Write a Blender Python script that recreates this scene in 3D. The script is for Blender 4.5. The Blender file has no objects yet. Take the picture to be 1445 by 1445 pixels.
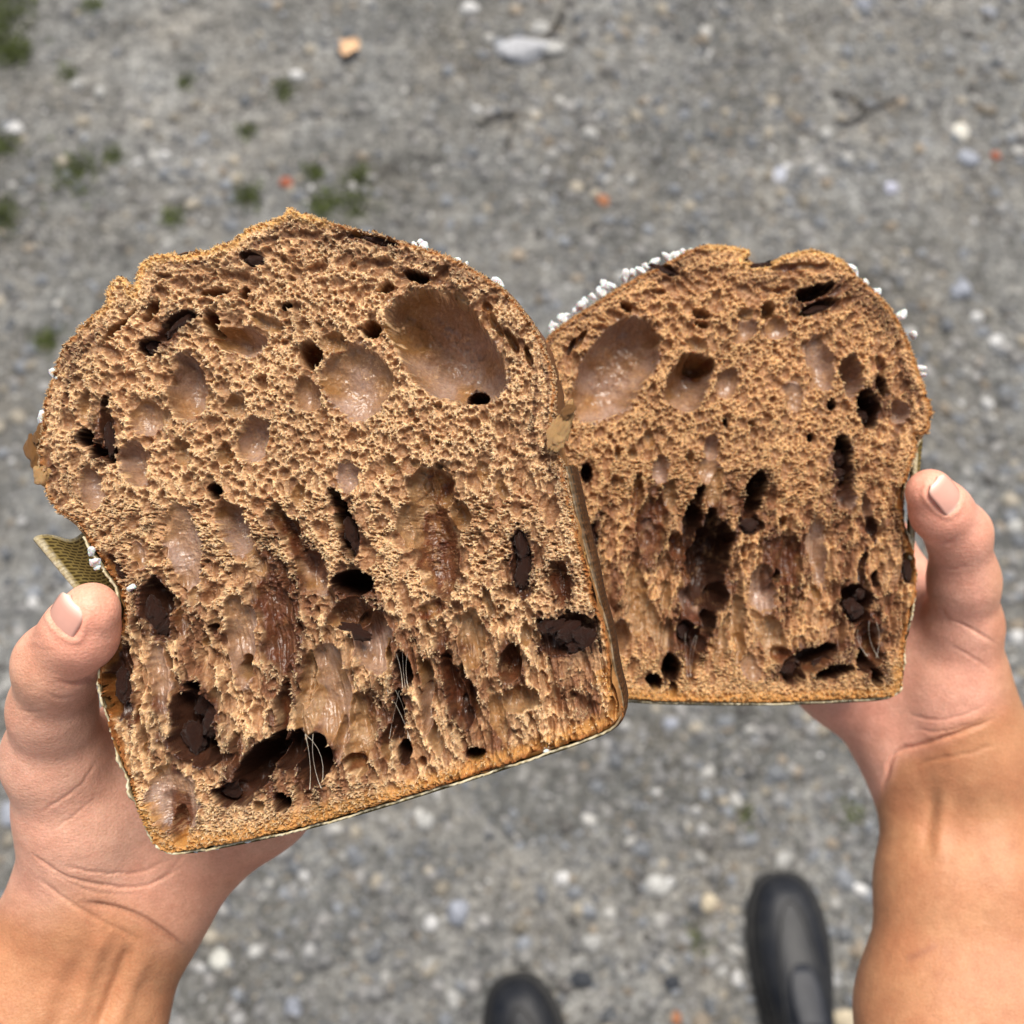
import bpy, math, random
import numpy as np
from mathutils import Vector, Matrix

# ------------------------------------------------------------------ camera, world, sun, exposure
S = bpy.context.scene
COL = S.collection
CAM = np.array((0.0, 0.0, 1.40)); TILT = math.radians(18)
cd = bpy.data.cameras.new('camera'); cam = bpy.data.objects.new('camera', cd); COL.objects.link(cam)
cam.location = CAM; cam.rotation_euler = (TILT, 0, 0)
cd.sensor_width = 36; cd.lens = 36; cd.clip_start = 0.01; cd.clip_end = 300
cd.dof.use_dof = True; cd.dof.focus_distance = 0.285; cd.dof.aperture_fstop = 10.5
S.camera = cam
W = bpy.data.worlds.new('World'); S.world = W; W.use_nodes = True
wn = W.node_tree
sky = wn.nodes.new('ShaderNodeTexSky'); sky.sky_type = 'NISHITA'; sky.sun_disc = False
SUN_EL, SUN_AZ = math.radians(66), math.radians(12)          # azimuth from +Y towards +X
sky.sun_elevation = SUN_EL; sky.sun_rotation = SUN_AZ
sky.air_density = 1.0; sky.dust_density = 3.0; sky.ozone_density = 0.6
bg = wn.nodes['Background']; bg.inputs['Strength'].default_value = 0.075
hs = wn.nodes.new('ShaderNodeHueSaturation'); hs.inputs['Saturation'].default_value = 0.45
wn.links.new(sky.outputs[0], hs.inputs['Color']); wn.links.new(hs.outputs[0], bg.inputs['Color'])
sl = bpy.data.lights.new('sun', 'SUN'); sl.energy = 3.1; sl.angle = math.radians(32); sl.color = (1.0, 0.93, 0.83)
sun = bpy.data.objects.new('sun', sl); COL.objects.link(sun)
sd = Vector((math.sin(SUN_AZ)*math.cos(SUN_EL), math.cos(SUN_AZ)*math.cos(SUN_EL), math.sin(SUN_EL)))
sun.rotation_euler = sd.to_track_quat('Z', 'Y').to_euler(); sun.location = (0, 0, 6)
S.view_settings.view_transform = 'Standard'; S.view_settings.look = 'None'
S.view_settings.exposure = 0.60; S.view_settings.gamma = 1.0; S.view_settings.use_curve_mapping = False
S.render.engine = 'CYCLES'

# ------------------------------------------------------------------ geometry helpers
ct, st = math.cos(TILT), math.sin(TILT)
RC = np.array(((1, 0, 0), (0, ct, -st), (0, st, ct)))        # camera axes -> world
F = 1445.0
def c2w(p): return np.asarray(p) @ RC.T + CAM
def pt(px, py, d): return np.array(((px-722.5)/F*d, -(py-722.5)/F*d, -d))       # a point seen at px, py at depth d, camera axes
def ground(px, py, z=0.0):
    r = RC @ pt(px, py, 1.0); t = (z-CAM[2])/r[2]
    return CAM + r*t
rng = np.random.default_rng(7)
_tab = np.random.default_rng(1).random((64, 256, 256)).astype(np.float32)
def vnoise(x, y, seed=0):
    xi = np.floor(x).astype(np.int32); yi = np.floor(y).astype(np.int32)
    fx = x-xi; fy = y-yi
    fx = fx*fx*(3-2*fx); fy = fy*fy*(3-2*fy)
    t = _tab[seed % 64]; xi &= 255; yi &= 255; x1 = (xi+1) & 255; y1 = (yi+1) & 255
    return ((t[xi, yi]*(1-fx)+t[x1, yi]*fx)*(1-fy)+(t[xi, y1]*(1-fx)+t[x1, y1]*fx)*fy)*2-1
def fbm(x, y, scale, octs=3, seed=0, gain=0.5):
    v = 0; a = 1; n = 0
    for k in range(octs):
        v = v+a*vnoise(x/scale+17.3*k, y/scale+9.1*k, seed+k); n += a; a *= gain; scale *= 0.5
    return v/n
_jit = np.random.default_rng(2).random((3, 256, 256)).astype(np.float32)
def worley(x, y, off=0):
    """Distances to the nearest and second nearest of a jittered set of points, and a number per cell."""
    xi = np.floor(x).astype(np.int32); yi = np.floor(y).astype(np.int32)
    f1 = np.full(x.shape, 9, np.float32); f2 = f1.copy(); idn = np.zeros_like(f1)
    for a in (-1, 0, 1):
        for b in (-1, 0, 1):
            i, j = (xi+a+off) & 255, (yi+b+off*3) & 255
            d = np.sqrt((xi+a+_jit[0][i, j]-x)**2+(yi+b+_jit[1][i, j]-y)**2)
            n = d < f1; f2 = np.where(n, f1, np.minimum(f2, d)); idn = np.where(n, _jit[2][i, j], idn); f1 = np.where(n, d, f1)
    return f1, f2, idn
def sstep(a, b, x):
    t = np.clip((x-a)/(b-a), 0, 1); return t*t*(3-2*t)
def seg_dist(X, Y, pts, closed=False):
    best = np.full(np.shape(X), 1e9, np.float32); n = len(pts)
    for i in range(n if closed else n-1):
        ax, ay = pts[i]; bx, by = pts[(i+1) % n]; dx, dy = bx-ax, by-ay
        t = np.clip(((X-ax)*dx+(Y-ay)*dy)/(dx*dx+dy*dy+1e-9), 0, 1)
        best = np.minimum(best, (X-ax-t*dx)**2+(Y-ay-t*dy)**2)
    return np.sqrt(best)
def inside(X, Y, pts):
    c = np.zeros(np.shape(X), bool); n = len(pts)
    for i in range(n):
        ax, ay = pts[i]; bx, by = pts[(i+1) % n]
        if ay == by: continue
        c ^= ((ay > Y) != (by > Y)) & (X < (bx-ax)*(Y-ay)/(by-ay)+ax)
    return c
def np_mesh(name, V, Fc, mat, parent=None, smooth=True, attrs=None, cols=None, link=True):
    V = np.asarray(V, np.float32); Fc = np.asarray(Fc, np.int32); k = Fc.shape[1]
    me = bpy.data.meshes.new(name)
    me.vertices.add(len(V)); me.vertices.foreach_set('co', V.ravel())
    me.loops.add(Fc.size); me.loops.foreach_set('vertex_index', Fc.ravel())
    me.polygons.add(len(Fc)); me.polygons.foreach_set('loop_start', np.arange(0, Fc.size, k, dtype=np.int32))
    me.update(calc_edges=True)
    me.polygons.foreach_set('use_smooth', np.full(len(Fc), smooth))
    for an, av in (attrs or {}).items():
        at = me.attributes.new(an, 'FLOAT', 'POINT'); at.data.foreach_set('value', np.asarray(av, np.float32).ravel())
    for an, av in (cols or {}).items():
        at = me.attributes.new(an, 'FLOAT_COLOR', 'POINT')
        c4 = np.ones((len(V), 4), np.float32); c4[:, :3] = av; at.data.foreach_set('color', c4.ravel())
    if mat: me.materials.append(mat)
    if not link: return me
    o = bpy.data.objects.new(name, me); COL.objects.link(o)
    if parent: o.parent = parent
    return o
def tag(o, label=None, cat=None, group=None, kind=None):
    if label: o['label'] = label
    if cat: o['category'] = cat
    if group: o['group'] = group
    if kind: o['kind'] = kind
    return o
def empty(name, M=None):
    o = bpy.data.objects.new(name, None); COL.objects.link(o); o.empty_display_size = 0.02
    if M is not None: o.matrix_world = M
    return o
def ico(sub):
    import bmesh
    bm = bmesh.new(); bmesh.ops.create_icosphere(bm, subdivisions=sub, radius=1)
    bm.verts.ensure_lookup_table()
    V = np.array([v.co[:] for v in bm.verts], np.float32); Fc = np.array([[v.index for v in f.verts] for f in bm.faces], np.int32)
    bm.free(); return V, Fc
ICO = {k: ico(k) for k in (1, 2, 3, 4)}
def n3(V, s, seed):
    return (vnoise(V[:, 0]*s+5.1, V[:, 1]*s+V[:, 2]*s*0.77+2.3, seed)+vnoise(V[:, 2]*s+8.7, V[:, 1]*s-V[:, 0]*s*0.6+4.9, seed+1))*0.5
def lump(seed, sub=2, amp=0.25, facets=5, cut=0.72):
    V, Fc = ICO[sub]; V = V.copy(); r = np.random.default_rng(seed)
    for _ in range(facets):
        n = r.normal(size=3); n /= np.linalg.norm(n); c = r.uniform(cut, 0.95)
        d = V @ n; V -= np.outer(np.maximum(d-c, 0)*0.9, n)
    V *= (1+amp*n3(V, 1.3, seed % 60)+amp*0.5*n3(V, 3.1, seed % 50+3))[:, None]
    return V, Fc

# ------------------------------------------------------------------ materials
def mat_new(name, rough=0.6, spec=0.5):
    m = bpy.data.materials.new(name); m.use_nodes = True; nt = m.node_tree
    b = nt.nodes['Principled BSDF']; b.inputs['Roughness'].default_value = rough
    b.inputs['Specular IOR Level'].default_value = spec
    return m, nt, b
def N(nt, t, **kw):
    n = nt.nodes.new(t)
    for k, v in kw.items():
        if k in n.inputs: n.inputs[k].default_value = v
        else: setattr(n, k, v)
    return n
def mixc(nt, fac, a, b, blend='MIX'):
    n = nt.nodes.new('ShaderNodeMix'); n.data_type = 'RGBA'; n.blend_type = blend
    for sock, v in ((n.inputs[0], fac), (n.inputs[6], a), (n.inputs[7], b)):
        if hasattr(v, 'links') or isinstance(v, bpy.types.NodeSocket): nt.links.new(v, sock)
        elif isinstance(v, tuple): sock.default_value = (*v, 1)
        else: sock.default_value = v
    return n.outputs[2]
def ramp(nt, src, lo, hi):
    n = nt.nodes.new('ShaderNodeMapRange'); n.inputs[1].default_value = lo; n.inputs[2].default_value = hi
    nt.links.new(src, n.inputs[0]); return n.outputs[0]
def noise(nt, scale, detail=3, rough=0.55, vec=None, kind='ShaderNodeTexNoise'):
    n = nt.nodes.new(kind); n.inputs['Scale'].default_value = scale
    if 'Detail' in n.inputs: n.inputs['Detail'].default_value = detail
    if 'Roughness' in n.inputs: n.inputs['Roughness'].default_value = rough
    if vec is None: vec = N(nt, 'ShaderNodeTexCoord').outputs['Object']
    nt.links.new(vec, n.inputs['Vector']); return n
def bump(nt, b, src, dist, strength=1.0, prev=None):
    n = N(nt, 'ShaderNodeBump', Strength=strength, Distance=dist); nt.links.new(src, n.inputs['Height'])
    if prev: nt.links.new(prev, n.inputs['Normal'])
    nt.links.new(n.outputs[0], b.inputs['Normal']); return n.outputs[0]
def attr(nt, name):
    a = N(nt, 'ShaderNodeAttribute', attribute_name=name); return a

def m_crumb():
    m, nt, b = mat_new('bread_crumb', 0.7, 0.25)
    a = attr(nt, 'Col'); n = noise(nt, 900, 3, 0.6)
    c = mixc(nt, ramp(nt, n.outputs[0], 0.3, 0.7), (0.78, 0.74, 0.7), (1.2, 1.18, 1.15))
    c = mixc(nt, 1.0, a.outputs['Color'], c, 'MULTIPLY'); nt.links.new(c, b.inputs['Base Color'])
    g = attr(nt, 'gloss'); r = N(nt, 'ShaderNodeMapRange'); nt.links.new(g.outputs['Fac'], r.inputs[0])
    r.inputs[3].default_value = 0.8; r.inputs[4].default_value = 0.24; nt.links.new(r.outputs[0], b.inputs['Roughness'])
    b.inputs['Subsurface Weight'].default_value = 0.45; b.inputs['Subsurface Radius'].default_value = (1.0, 0.55, 0.28)
    b.inputs['Subsurface Scale'].default_value = 0.0016
    cw = N(nt, 'ShaderNodeMath', operation='MULTIPLY'); nt.links.new(g.outputs['Fac'], cw.inputs[0]); cw.inputs[1].default_value = 0.45; nt.links.new(cw.outputs[0], b.inputs['Coat Weight']); b.inputs['Coat Roughness'].default_value = 0.16
    bump(nt, b, noise(nt, 1800, 3, 0.6).outputs[0], 0.0003, 0.6)
    return m
def m_simple(name, c1, c2, scale, rough, bs=None, bd=0.0005, spec=0.5, sss=0, lo=0.35, hi=0.65):
    m, nt, b = mat_new(name, rough, spec); n = noise(nt, scale, 4)
    nt.links.new(mixc(nt, ramp(nt, n.outputs[0], lo, hi), c1, c2), b.inputs['Base Color'])
    if bs: bump(nt, b, noise(nt, bs, 4).outputs[0], bd, 0.8)
    if sss:
        b.inputs['Subsurface Weight'].default_value = sss; b.inputs['Subsurface Scale'].default_value = 0.002
    return m
def m_attr(name, rough, bs, bd, spec=0.4, vs=60, var=0.25):
    m, nt, b = mat_new(name, rough, spec); a = attr(nt, 'Col'); n = noise(nt, vs, 4)
    c = mixc(nt, ramp(nt, n.outputs[0], 0.3, 0.7), (1-var,)*3, (1+var,)*3)
    nt.links.new(mixc(nt, 1.0, a.outputs['Color'], c, 'MULTIPLY'), b.inputs['Base Color'])
    bump(nt, b, noise(nt, bs, 4).outputs[0], bd, 0.7); return m
def m_skin():
    m, nt, b = mat_new('skin', 0.5, 0.4)
    a = attr(nt, 'Col'); n = noise(nt, 160, 4, 0.6); n2 = noise(nt, 1400, 2)
    c = mixc(nt, ramp(nt, n.outputs[0], 0.3, 0.7), (0.90, 0.86, 0.84), (1.08, 1.1, 1.1))
    c = mixc(nt, 1.0, a.outputs['Color'], c, 'MULTIPLY')
    c = mixc(nt, ramp(nt, n2.outputs[0], 0.35, 0.7), c, mixc(nt, 1.0, c, (0.86, 0.82, 0.78), 'MULTIPLY'))
    n3_ = noise(nt, 55, 4, 0.6); c = mixc(nt, ramp(nt, n3_.outputs[0], 0.35, 0.68), mixc(nt, 1.0, c, (1.04, 1.03, 1.0), 'MULTIPLY'), mixc(nt, 1.0, c, (0.98, 0.86, 0.82), 'MULTIPLY'))
    nt.links.new(c, b.inputs['Base Color'])
    b.inputs['Subsurface Weight'].default_value = 0.22; b.inputs['Subsurface Radius'].default_value = (1.0, 0.35, 0.2)
    b.inputs['Subsurface Scale'].default_value = 0.003
    v = noise(nt, 900, kind='ShaderNodeTexVoronoi'); p = bump(nt, b, v.outputs['Distance'], 0.00018, 0.5)
    tc = N(nt, 'ShaderNodeTexCoord'); mp = N(nt, 'ShaderNodeMapping'); mp.inputs['Scale'].default_value = (500, 1500, 900); mp.inputs['Rotation'].default_value = (0, 0, 0.5)
    nt.links.new(tc.outputs['Object'], mp.inputs[0]); f = noise(nt, 1.0, 3, vec=mp.outputs[0])
    bump(nt, b, f.outputs[0], 0.0004, 0.28, p)
    return m
def m_paper():
    m, nt, b = mat_new('printed_olive_paper', 0.75, 0.3)
    uv = N(nt, 'ShaderNodeUVMap', uv_map='UVMap'); nz = noise(nt, 500, 2)
    ad = N(nt, 'ShaderNodeMixRGB', blend_type='ADD'); ad.inputs[0].default_value = 0.0006
    nt.links.new(uv.outputs[0], ad.inputs[1]); nt.links.new(nz.outputs['Color'], ad.inputs[2])
    br = N(nt, 'ShaderNodeTexBrick', Scale=1.0); nt.links.new(ad.outputs[0], br.inputs['Vector'])
    br.inputs['Brick Width'].default_value = 0.0026; br.inputs['Row Height'].default_value = 0.0013; br.inputs['Mortar Size'].default_value = 0.00042
    br.inputs['Mortar Smooth'].default_value = 0.6
    br.inputs['Color1'].default_value = (0.045, 0.030, 0.006, 1); br.inputs['Color2'].default_value = (0.075, 0.05, 0.012, 1); br.inputs['Mortar'].default_value = (0.21, 0.155, 0.045, 1)
    a = attr(nt, 'pale')
    n = noise(nt, 700, 3)
    pale = mixc(nt, ramp(nt, n.outputs[0], 0.3, 0.7), (0.42, 0.33, 0.16), (0.72, 0.66, 0.5))
    so = attr(nt, 'shade_side'); shaded = mixc(nt, so.outputs['Fac'], br.outputs['Color'], mixc(nt, 1.0, br.outputs['Color'], (0.42, 0.20, 0.10), 'MULTIPLY'))  # shade between the loaves, painted into the liner colour as darker brown
    nt.links.new(mixc(nt, a.outputs['Fac'], shaded, pale), b.inputs['Base Color'])
    bump(nt, b, br.outputs['Fac'], 0.0002, 0.5); return m
def m_ground():
    m, nt, b = mat_new('gritty_ground', 0.9, 0.2)
    tc = N(nt, 'ShaderNodeTexCoord').outputs['Object']
    big = noise(nt, 2.2, 5, 0.6, tc); mid = noise(nt, 14, 5, 0.6, tc); fine = noise(nt, 120, 5, 0.7, tc)
    vo = noise(nt, 95, vec=tc, kind='ShaderNodeTexVoronoi'); vo.feature = 'F1'
    c = mixc(nt, ramp(nt, big.outputs[0], 0.38, 0.62), (0.118, 0.120, 0.113), (0.225, 0.232, 0.228))
    c = mixc(nt, ramp(nt, mid.outputs[0], 0.34, 0.66), mixc(nt, 1.0, c, (0.72, 0.72, 0.72), 'MULTIPLY'), mixc(nt, 1.0, c, (1.4, 1.38, 1.33), 'MULTIPLY'))
    gr = noise(nt, 45, 4, 0.65, tc); c = mixc(nt, ramp(nt, gr.outputs[0], 0.36, 0.64), mixc(nt, 1.0, c, (0.6, 0.6, 0.61), 'MULTIPLY'), mixc(nt, 1.0, c, (1.35, 1.35, 1.35), 'MULTIPLY'))
    c = mixc(nt, ramp(nt, fine.outputs[0], 0.4, 0.62), mixc(nt, 1.0, c, (0.5, 0.5, 0.5), 'MULTIPLY'), mixc(nt, 1.0, c, (1.3, 1.3, 1.3), 'MULTIPLY'))
    cell = mixc(nt, ramp(nt, vo.outputs['Distance'], 0.0, 0.55), mixc(nt, 0.22, c, vo.outputs['Color']), c)
    patch = noise(nt, 5.5, 4, 0.6, tc); cell = mixc(nt, ramp(nt, patch.outputs[0], 0.42, 0.68), cell, mixc(nt, 1.0, cell, (1.05, 0.94, 0.80), 'MULTIPLY'))
    grey = N(nt, 'ShaderNodeHueSaturation', Saturation=0.55, Value=1.0); nt.links.new(cell, grey.inputs['Color'])
    nt.links.new(grey.outputs[0], b.inputs['Base Color'])
    p = bump(nt, b, fine.outputs[0], 0.004, 0.8); bump(nt, b, mid.outputs[0], 0.01, 0.5, p); return m
def m_shoe(name, c1, c2, rough):
    m = m_simple(name, c1, c2, 25, rough, 500, 0.0004, 0.3); return m

CRUMB = m_crumb()
CRUST = m_attr('crust', 0.5, 350, 0.0009, vs=120, var=0.3)
SUGAR = m_simple('pearl_sugar', (0.95, 0.95, 0.95), (0.88, 0.88, 0.87), 400, 0.4, 800, 0.0003, sss=0.5)
CHOC = m_simple('dark_chocolate', (0.022, 0.0085, 0.005), (0.075, 0.032, 0.022), 350, 0.22, 900, 0.0008)
FLAKE = m_simple('amber_crust_flake', (0.55, 0.24, 0.04), (0.62, 0.45, 0.26), 330, 0.25, 500, 0.0006, sss=0.2)
SKIN = m_skin(); PAPER = m_paper()
NAIL = m_attr('fingernail', 0.2, 300, 0.00008, 0.5, 90, 0.06)
GROUND = m_ground()
STONE = m_attr('stone', 0.75, 160, 0.0012, vs=90, var=0.3)
TWIG = m_simple('dark_twig', (0.03, 0.027, 0.024), (0.08, 0.07, 0.06), 90, 0.8, 300, 0.001)
LEAF = m_simple('dry_leaf', (0.55, 0.33, 0.18), (0.75, 0.52, 0.32), 60, 0.6)
MOSS = m_attr('moss', 0.9, 300, 0.001, 0.2)

# ------------------------------------------------------------------ the two loaf halves
class Loaf: pass
def make_frame(px, py, d, yaw, pitch):
    """Plane of the cut face: origin seen at px,py, turned by yaw (about the picture's up) and pitch."""
    o = pt(px, py, d)
    cy, sy, cp, sp = math.cos(yaw), math.sin(yaw), math.cos(pitch), math.sin(pitch)
    u = np.array((cy, 0, -sy)); n = np.array((sy*cp, sp, cy*cp)); n /= np.linalg.norm(n); v = np.cross(n, u)
    L = Loaf(); L.o, L.u, L.v, L.n = o, u, v, n
    M = np.eye(4); M[:3, 0] = RC @ u; M[:3, 1] = RC @ v; M[:3, 2] = RC @ n; M[:3, 3] = c2w(o)
    L.M = Matrix(M.tolist()); return L
def to_local(L, px, py):
    px = np.asarray(px, float); py = np.asarray(py, float)
    r = np.stack(((px-722.5)/F, -(py-722.5)/F, -np.ones_like(px)), -1)
    t = (L.o @ L.n)/(r @ L.n); p = r*t[..., None]-L.o
    return p @ L.u, p @ L.v
def to_px(L, x, y, z=0.0):
    p = L.o+np.multiply.outer(x, L.u)+np.multiply.outer(y, L.v)+np.multiply.outer(np.zeros_like(x)+z, L.n)
    return 722.5-p[..., 0]/p[..., 2]*F, 722.5+p[..., 1]/p[..., 2]*F

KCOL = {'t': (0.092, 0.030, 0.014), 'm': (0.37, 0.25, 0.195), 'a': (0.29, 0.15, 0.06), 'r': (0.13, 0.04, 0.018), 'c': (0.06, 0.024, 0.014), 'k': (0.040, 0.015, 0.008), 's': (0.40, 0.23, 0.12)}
KGLOSS = {'m': 1.0, 'a': 0.6, 'r': 0.7, 'c': 0.6, 'k': 0.3, 's': 0.2}

def build_crumb(L, root, outline, pores, step, axis, crust_w, seed, k=1.0, crumb_rgb=(0.73, 0.485, 0.272), gold_x=(60, 475)):
    """Cut face as a height field of pores; axis = lean of the pores low in the loaf, degrees; k = picture scale."""
    ox, oy = to_local(L, *np.array(outline, float).T)
    x0, x1, y0, y1 = ox.min()-0.002, ox.max()+0.002, oy.min()-0.002, oy.max()+0.002
    nx, ny = int((x1-x0)/step)+1, int((y1-y0)/step)+1
    gx, gy = x0+np.arange(nx)*step, y0+np.arange(ny)*step
    X, Y = np.meshgrid(gx, gy, indexing='ij')
    PX, PY = to_px(L, X, Y); PX = PX.astype(np.float32); PY = PY.astype(np.float32)
    ppm = 1/((PX[1, 0]-PX[0, 0])/step)                       # metres per picture pixel on the face
    # distance to the outline on a coarse grid, then bilinear
    q = 4
    cxg, cyg = PX[::q, ::q], PY[::q, ::q]
    dc = seg_dist(cxg, cyg, outline, True); dc = np.where(inside(cxg, cyg, outline), dc, -dc)
    ii = np.minimum(np.arange(nx)/q, dc.shape[0]-1.001); jj = np.minimum(np.arange(ny)/q, dc.shape[1]-1.001)
    i0, j0 = ii.astype(int), jj.astype(int); fi, fj = (ii-i0)[:, None], (jj-j0)[None]
    D = (dc[i0][:, j0]*(1-fi)+dc[i0+1][:, j0]*fi)*(1-fj)+(dc[i0][:, j0+1]*(1-fi)+dc[i0+1][:, j0+1]*fi)*fj
    D = (D/k).astype(np.float32)                              # in left-loaf pixels
    QX, QY = PX/k, PY/k
    WX = PX+k*(4.5*fbm(QX, QY, 26, 3, seed)+1.6*fbm(QX, QY, 6, 2, seed+5))
    WY = PY+k*(4.5*fbm(QX, QY, 26, 3, seed+9)+1.6*fbm(QX, QY, 6, 2, seed+14))
    SX = PX+k*(5*fbm(QX, QY, 30, 2, seed)+0.6*fbm(QX, QY, 9, 2, seed+61)); SY = PY+k*(5*fbm(QX, QY, 30, 2, seed+9)+0.6*fbm(QX, QY, 9, 2, seed+63))
    r = np.random.default_rng(seed)
    bb = (PX.min(), PX.max(), PY.min(), PY.max())
    ytop, ybot = min(p[1] for p in outline), max(p[1] for p in outline)
    gxr, gyr = np.gradient(dc)
    def win(cx, cy, R):
        lx, ly = to_local(L, np.array([cx-R, cx+R]), np.array([cy-R, cy+R]))
        a, b = int((lx[0]-x0)/step), int((lx[1]-x0)/step)+2; c, d = int((ly[1]-y0)/step), int((ly[0]-y0)/step)+2
        return slice(max(a, 0), max(min(b, nx), 0)), slice(max(c, 0), max(min(d, ny), 0))
    def rad2(s, cx, cy, rx, ry, ang, X_=WX, Y_=WY):
        a = math.radians(ang); dx, dy = X_[s]-cx, Y_[s]-cy
        return ((dx*math.cos(a)+dy*math.sin(a))/rx)**2+((-dx*math.sin(a)+dy*math.cos(a))/ry)**2
    small = np.zeros_like(PX); skinf = np.zeros_like(PX)
    def scatter(n, r0, r1, el, dep, hmin=-1):
        for _ in range(n):
            cx, cy = r.uniform(bb[0], bb[1]), r.uniform(bb[2], bb[3])
            lx, ly = to_local(L, cx, cy); i, j = int((lx-x0)/step)//q, int((ly-y0)/step)//q
            if not (0 <= i < dc.shape[0] and 0 <= j < dc.shape[1]) or dc[i, j] < 3*k: continue
            d = dc[i, j]/k; hgt = (cy-ytop)/(ybot-ytop)
            if hgt < hmin: continue
            rr = k*r0*(r1/r0)**(r.random()**1.6)
            e = 1+r.random()*el*(0.35+1.0*sstep(0.4, 0.8, hgt))
            ang = axis+r.normal()*12-28*(cx-(bb[0]+bb[1])/2)/(bb[1]-bb[0])*(hgt-0.2)
            if d < 75 and hgt < 0.55:                          # along the crust
                ang = math.degrees(math.atan2(gxr[i, j], -gyr[i, j]))+r.normal()*10
                ang = math.degrees(math.atan2(-gyr[i, j], gxr[i, j]))*-1+r.normal()*12; e = 1.2+1.4*r.random()
            if d < 30: rr *= 0.6
            if hgt > 0.92: rr *= 0.65
            s = win(cx, cy, rr*e*1.35)
            if s[0].stop <= s[0].start or s[1].stop <= s[1].start: continue
            q2 = rad2(s, cx, cy, rr, rr*e, ang); ins = np.clip(1-q2, 0, 1)
            small[s] = np.maximum(small[s], dep*(0.7+0.6*r.random())*rr*ppm*ins**0.42)
            skinf[s] = np.maximum(skinf[s], sstep(0.0, 0.4, ins)*min(1, 0.25+rr/k/7))
    scatter(260, 8.0, 15.0, 2.2, 0.8, 0.5); hollow = small.copy(); small[:] = 0; skinf[:] = 0
    scatter(2600, 2.8, 5.5, 1.2, 1.7)
    scatter(1500, 4.5, 10.0, 1.4, 1.5)
    # packed cells with thin walls between them, drawn out along the lean of the loaf low down
    hg = (PY-ytop)/(ybot-ytop); ca, sa = math.cos(math.radians(axis)), math.sin(math.radians(axis))
    U, Vv = QX*ca+QY*sa, -QX*sa+QY*ca
    wu = U+3.0*fbm(QX, QY, 18, 3, seed+80); wv = Vv+3.0*fbm(QX, QY, 18, 3, seed+86)
    st_ = 1.15+2.0*sstep(0.42, 0.72, hg)*sstep(0.97, 0.88, hg); top_ = sstep(70, 10, D)*sstep(0.55, 0.4, hg)
    fl0 = fbm(QX, QY, 4.0, 2, seed+97); foam = np.zeros_like(PX); cellid = np.zeros_like(PX); crest = np.ones_like(PX)
    for size, mk, off in ((4.7, 1.0, 11), (7.8, sstep(-0.45, -0.25, fbm(QX, QY, 34, 3, seed+90)), 40), (13.0, sstep(-0.06, 0.14, fbm(QX, QY, 46, 3, seed+93))*sstep(16, 40, D), 77)):
        f1, f2, idn = worley(wu/size, wv/(size*st_), off)
        Rr = (0.24+0.36*idn)*(1+0.25*fl0); cav = sstep(1.0, 0.62, f1/Rr)*mk
        bowl = (0.75+0.25*np.clip(1-(f1/Rr)**2, 0, 1))
        foam = np.maximum(foam, size*Rr*(1.1+1.0*((idn*7.3) % 1))*cav*bowl*(1-0.4*top_))
        crest = np.minimum(crest, 1-cav*(0.75 if size < 6 else 1)); cellid = np.where(cav > 0.3, (idn*3.7) % 1, cellid)
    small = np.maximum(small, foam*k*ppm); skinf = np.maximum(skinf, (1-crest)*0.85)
    fluff = np.abs(fbm(QX, QY, 5.0, 3, seed+20, 0.65)); fl2 = fbm(QX, QY, 2.6, 2, seed+30)
    base = 0.0011*fbm(QX, QY, 110, 3, seed+40)+0.0006*fbm(QX, QY, 30, 2, seed+44)
    M = np.zeros_like(PX); big = np.zeros_like(PX); tint = np.zeros(PX.shape+(3,), np.float32); tw = np.zeros_like(PX); gl = np.zeros_like(PX)
    for (cx, cy, rx, ry, ang, dep, kind) in [p for p in pores if p[6] in 'mar'] + [p for p in pores if p[6] == 't'] + [p for p in pores if p[6] in 'sck']:
        s = win(cx, cy, max(rx, ry)*1.6+8*k)
        if s[0].stop <= s[0].start or s[1].stop <= s[1].start: continue
        q2 = rad2(s, cx, cy, rx, ry, ang, SX, SY)
        q2 = q2*(1+(0.22 if rx > 40 else 0.32 if kind in 'kcm' else 0.45)*fbm(QX[s], QY[s], max(10, rx*0.85), 2, int(cx) % 60))
        if kind in 'kcr' and cx != 668: dep = min(dep, 5.5*min(rx, ry)*ppm*1000)
        if kind == 't':
            w = 0.85*sstep(0.0, 0.75, 1-q2+1.1*fbm(U[s], Vv[s]*0.5, 13, 4, int(cy) % 60)); c = np.array(KCOL['t'])*(1+0.5*fbm(QX[s], QY[s], 8, 2, 9)[..., None])
            tint[s] = tint[s]*(1-w[..., None])+c*w[..., None]; tw[s] = tw[s]*(1-w)+w; gl[s] = gl[s]*(1-w)+0.45*w; continue
        ins = np.clip(1-q2, 0, 1)
        p = 0.45 if kind in 'mars' else 0.5
        d = dep*0.001*ins**p
        if kind == 's': d = dep*0.001*ins
        big[s] = np.maximum(big[s], d)
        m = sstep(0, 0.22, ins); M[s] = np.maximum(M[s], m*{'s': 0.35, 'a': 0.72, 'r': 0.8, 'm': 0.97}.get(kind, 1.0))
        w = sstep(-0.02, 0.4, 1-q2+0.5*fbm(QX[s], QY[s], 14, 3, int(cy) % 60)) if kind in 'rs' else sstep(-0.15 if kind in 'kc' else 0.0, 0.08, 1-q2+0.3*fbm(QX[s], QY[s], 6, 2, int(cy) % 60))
        c = np.array(KCOL[kind]); a = tw[s]*(1-w)+w
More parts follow.
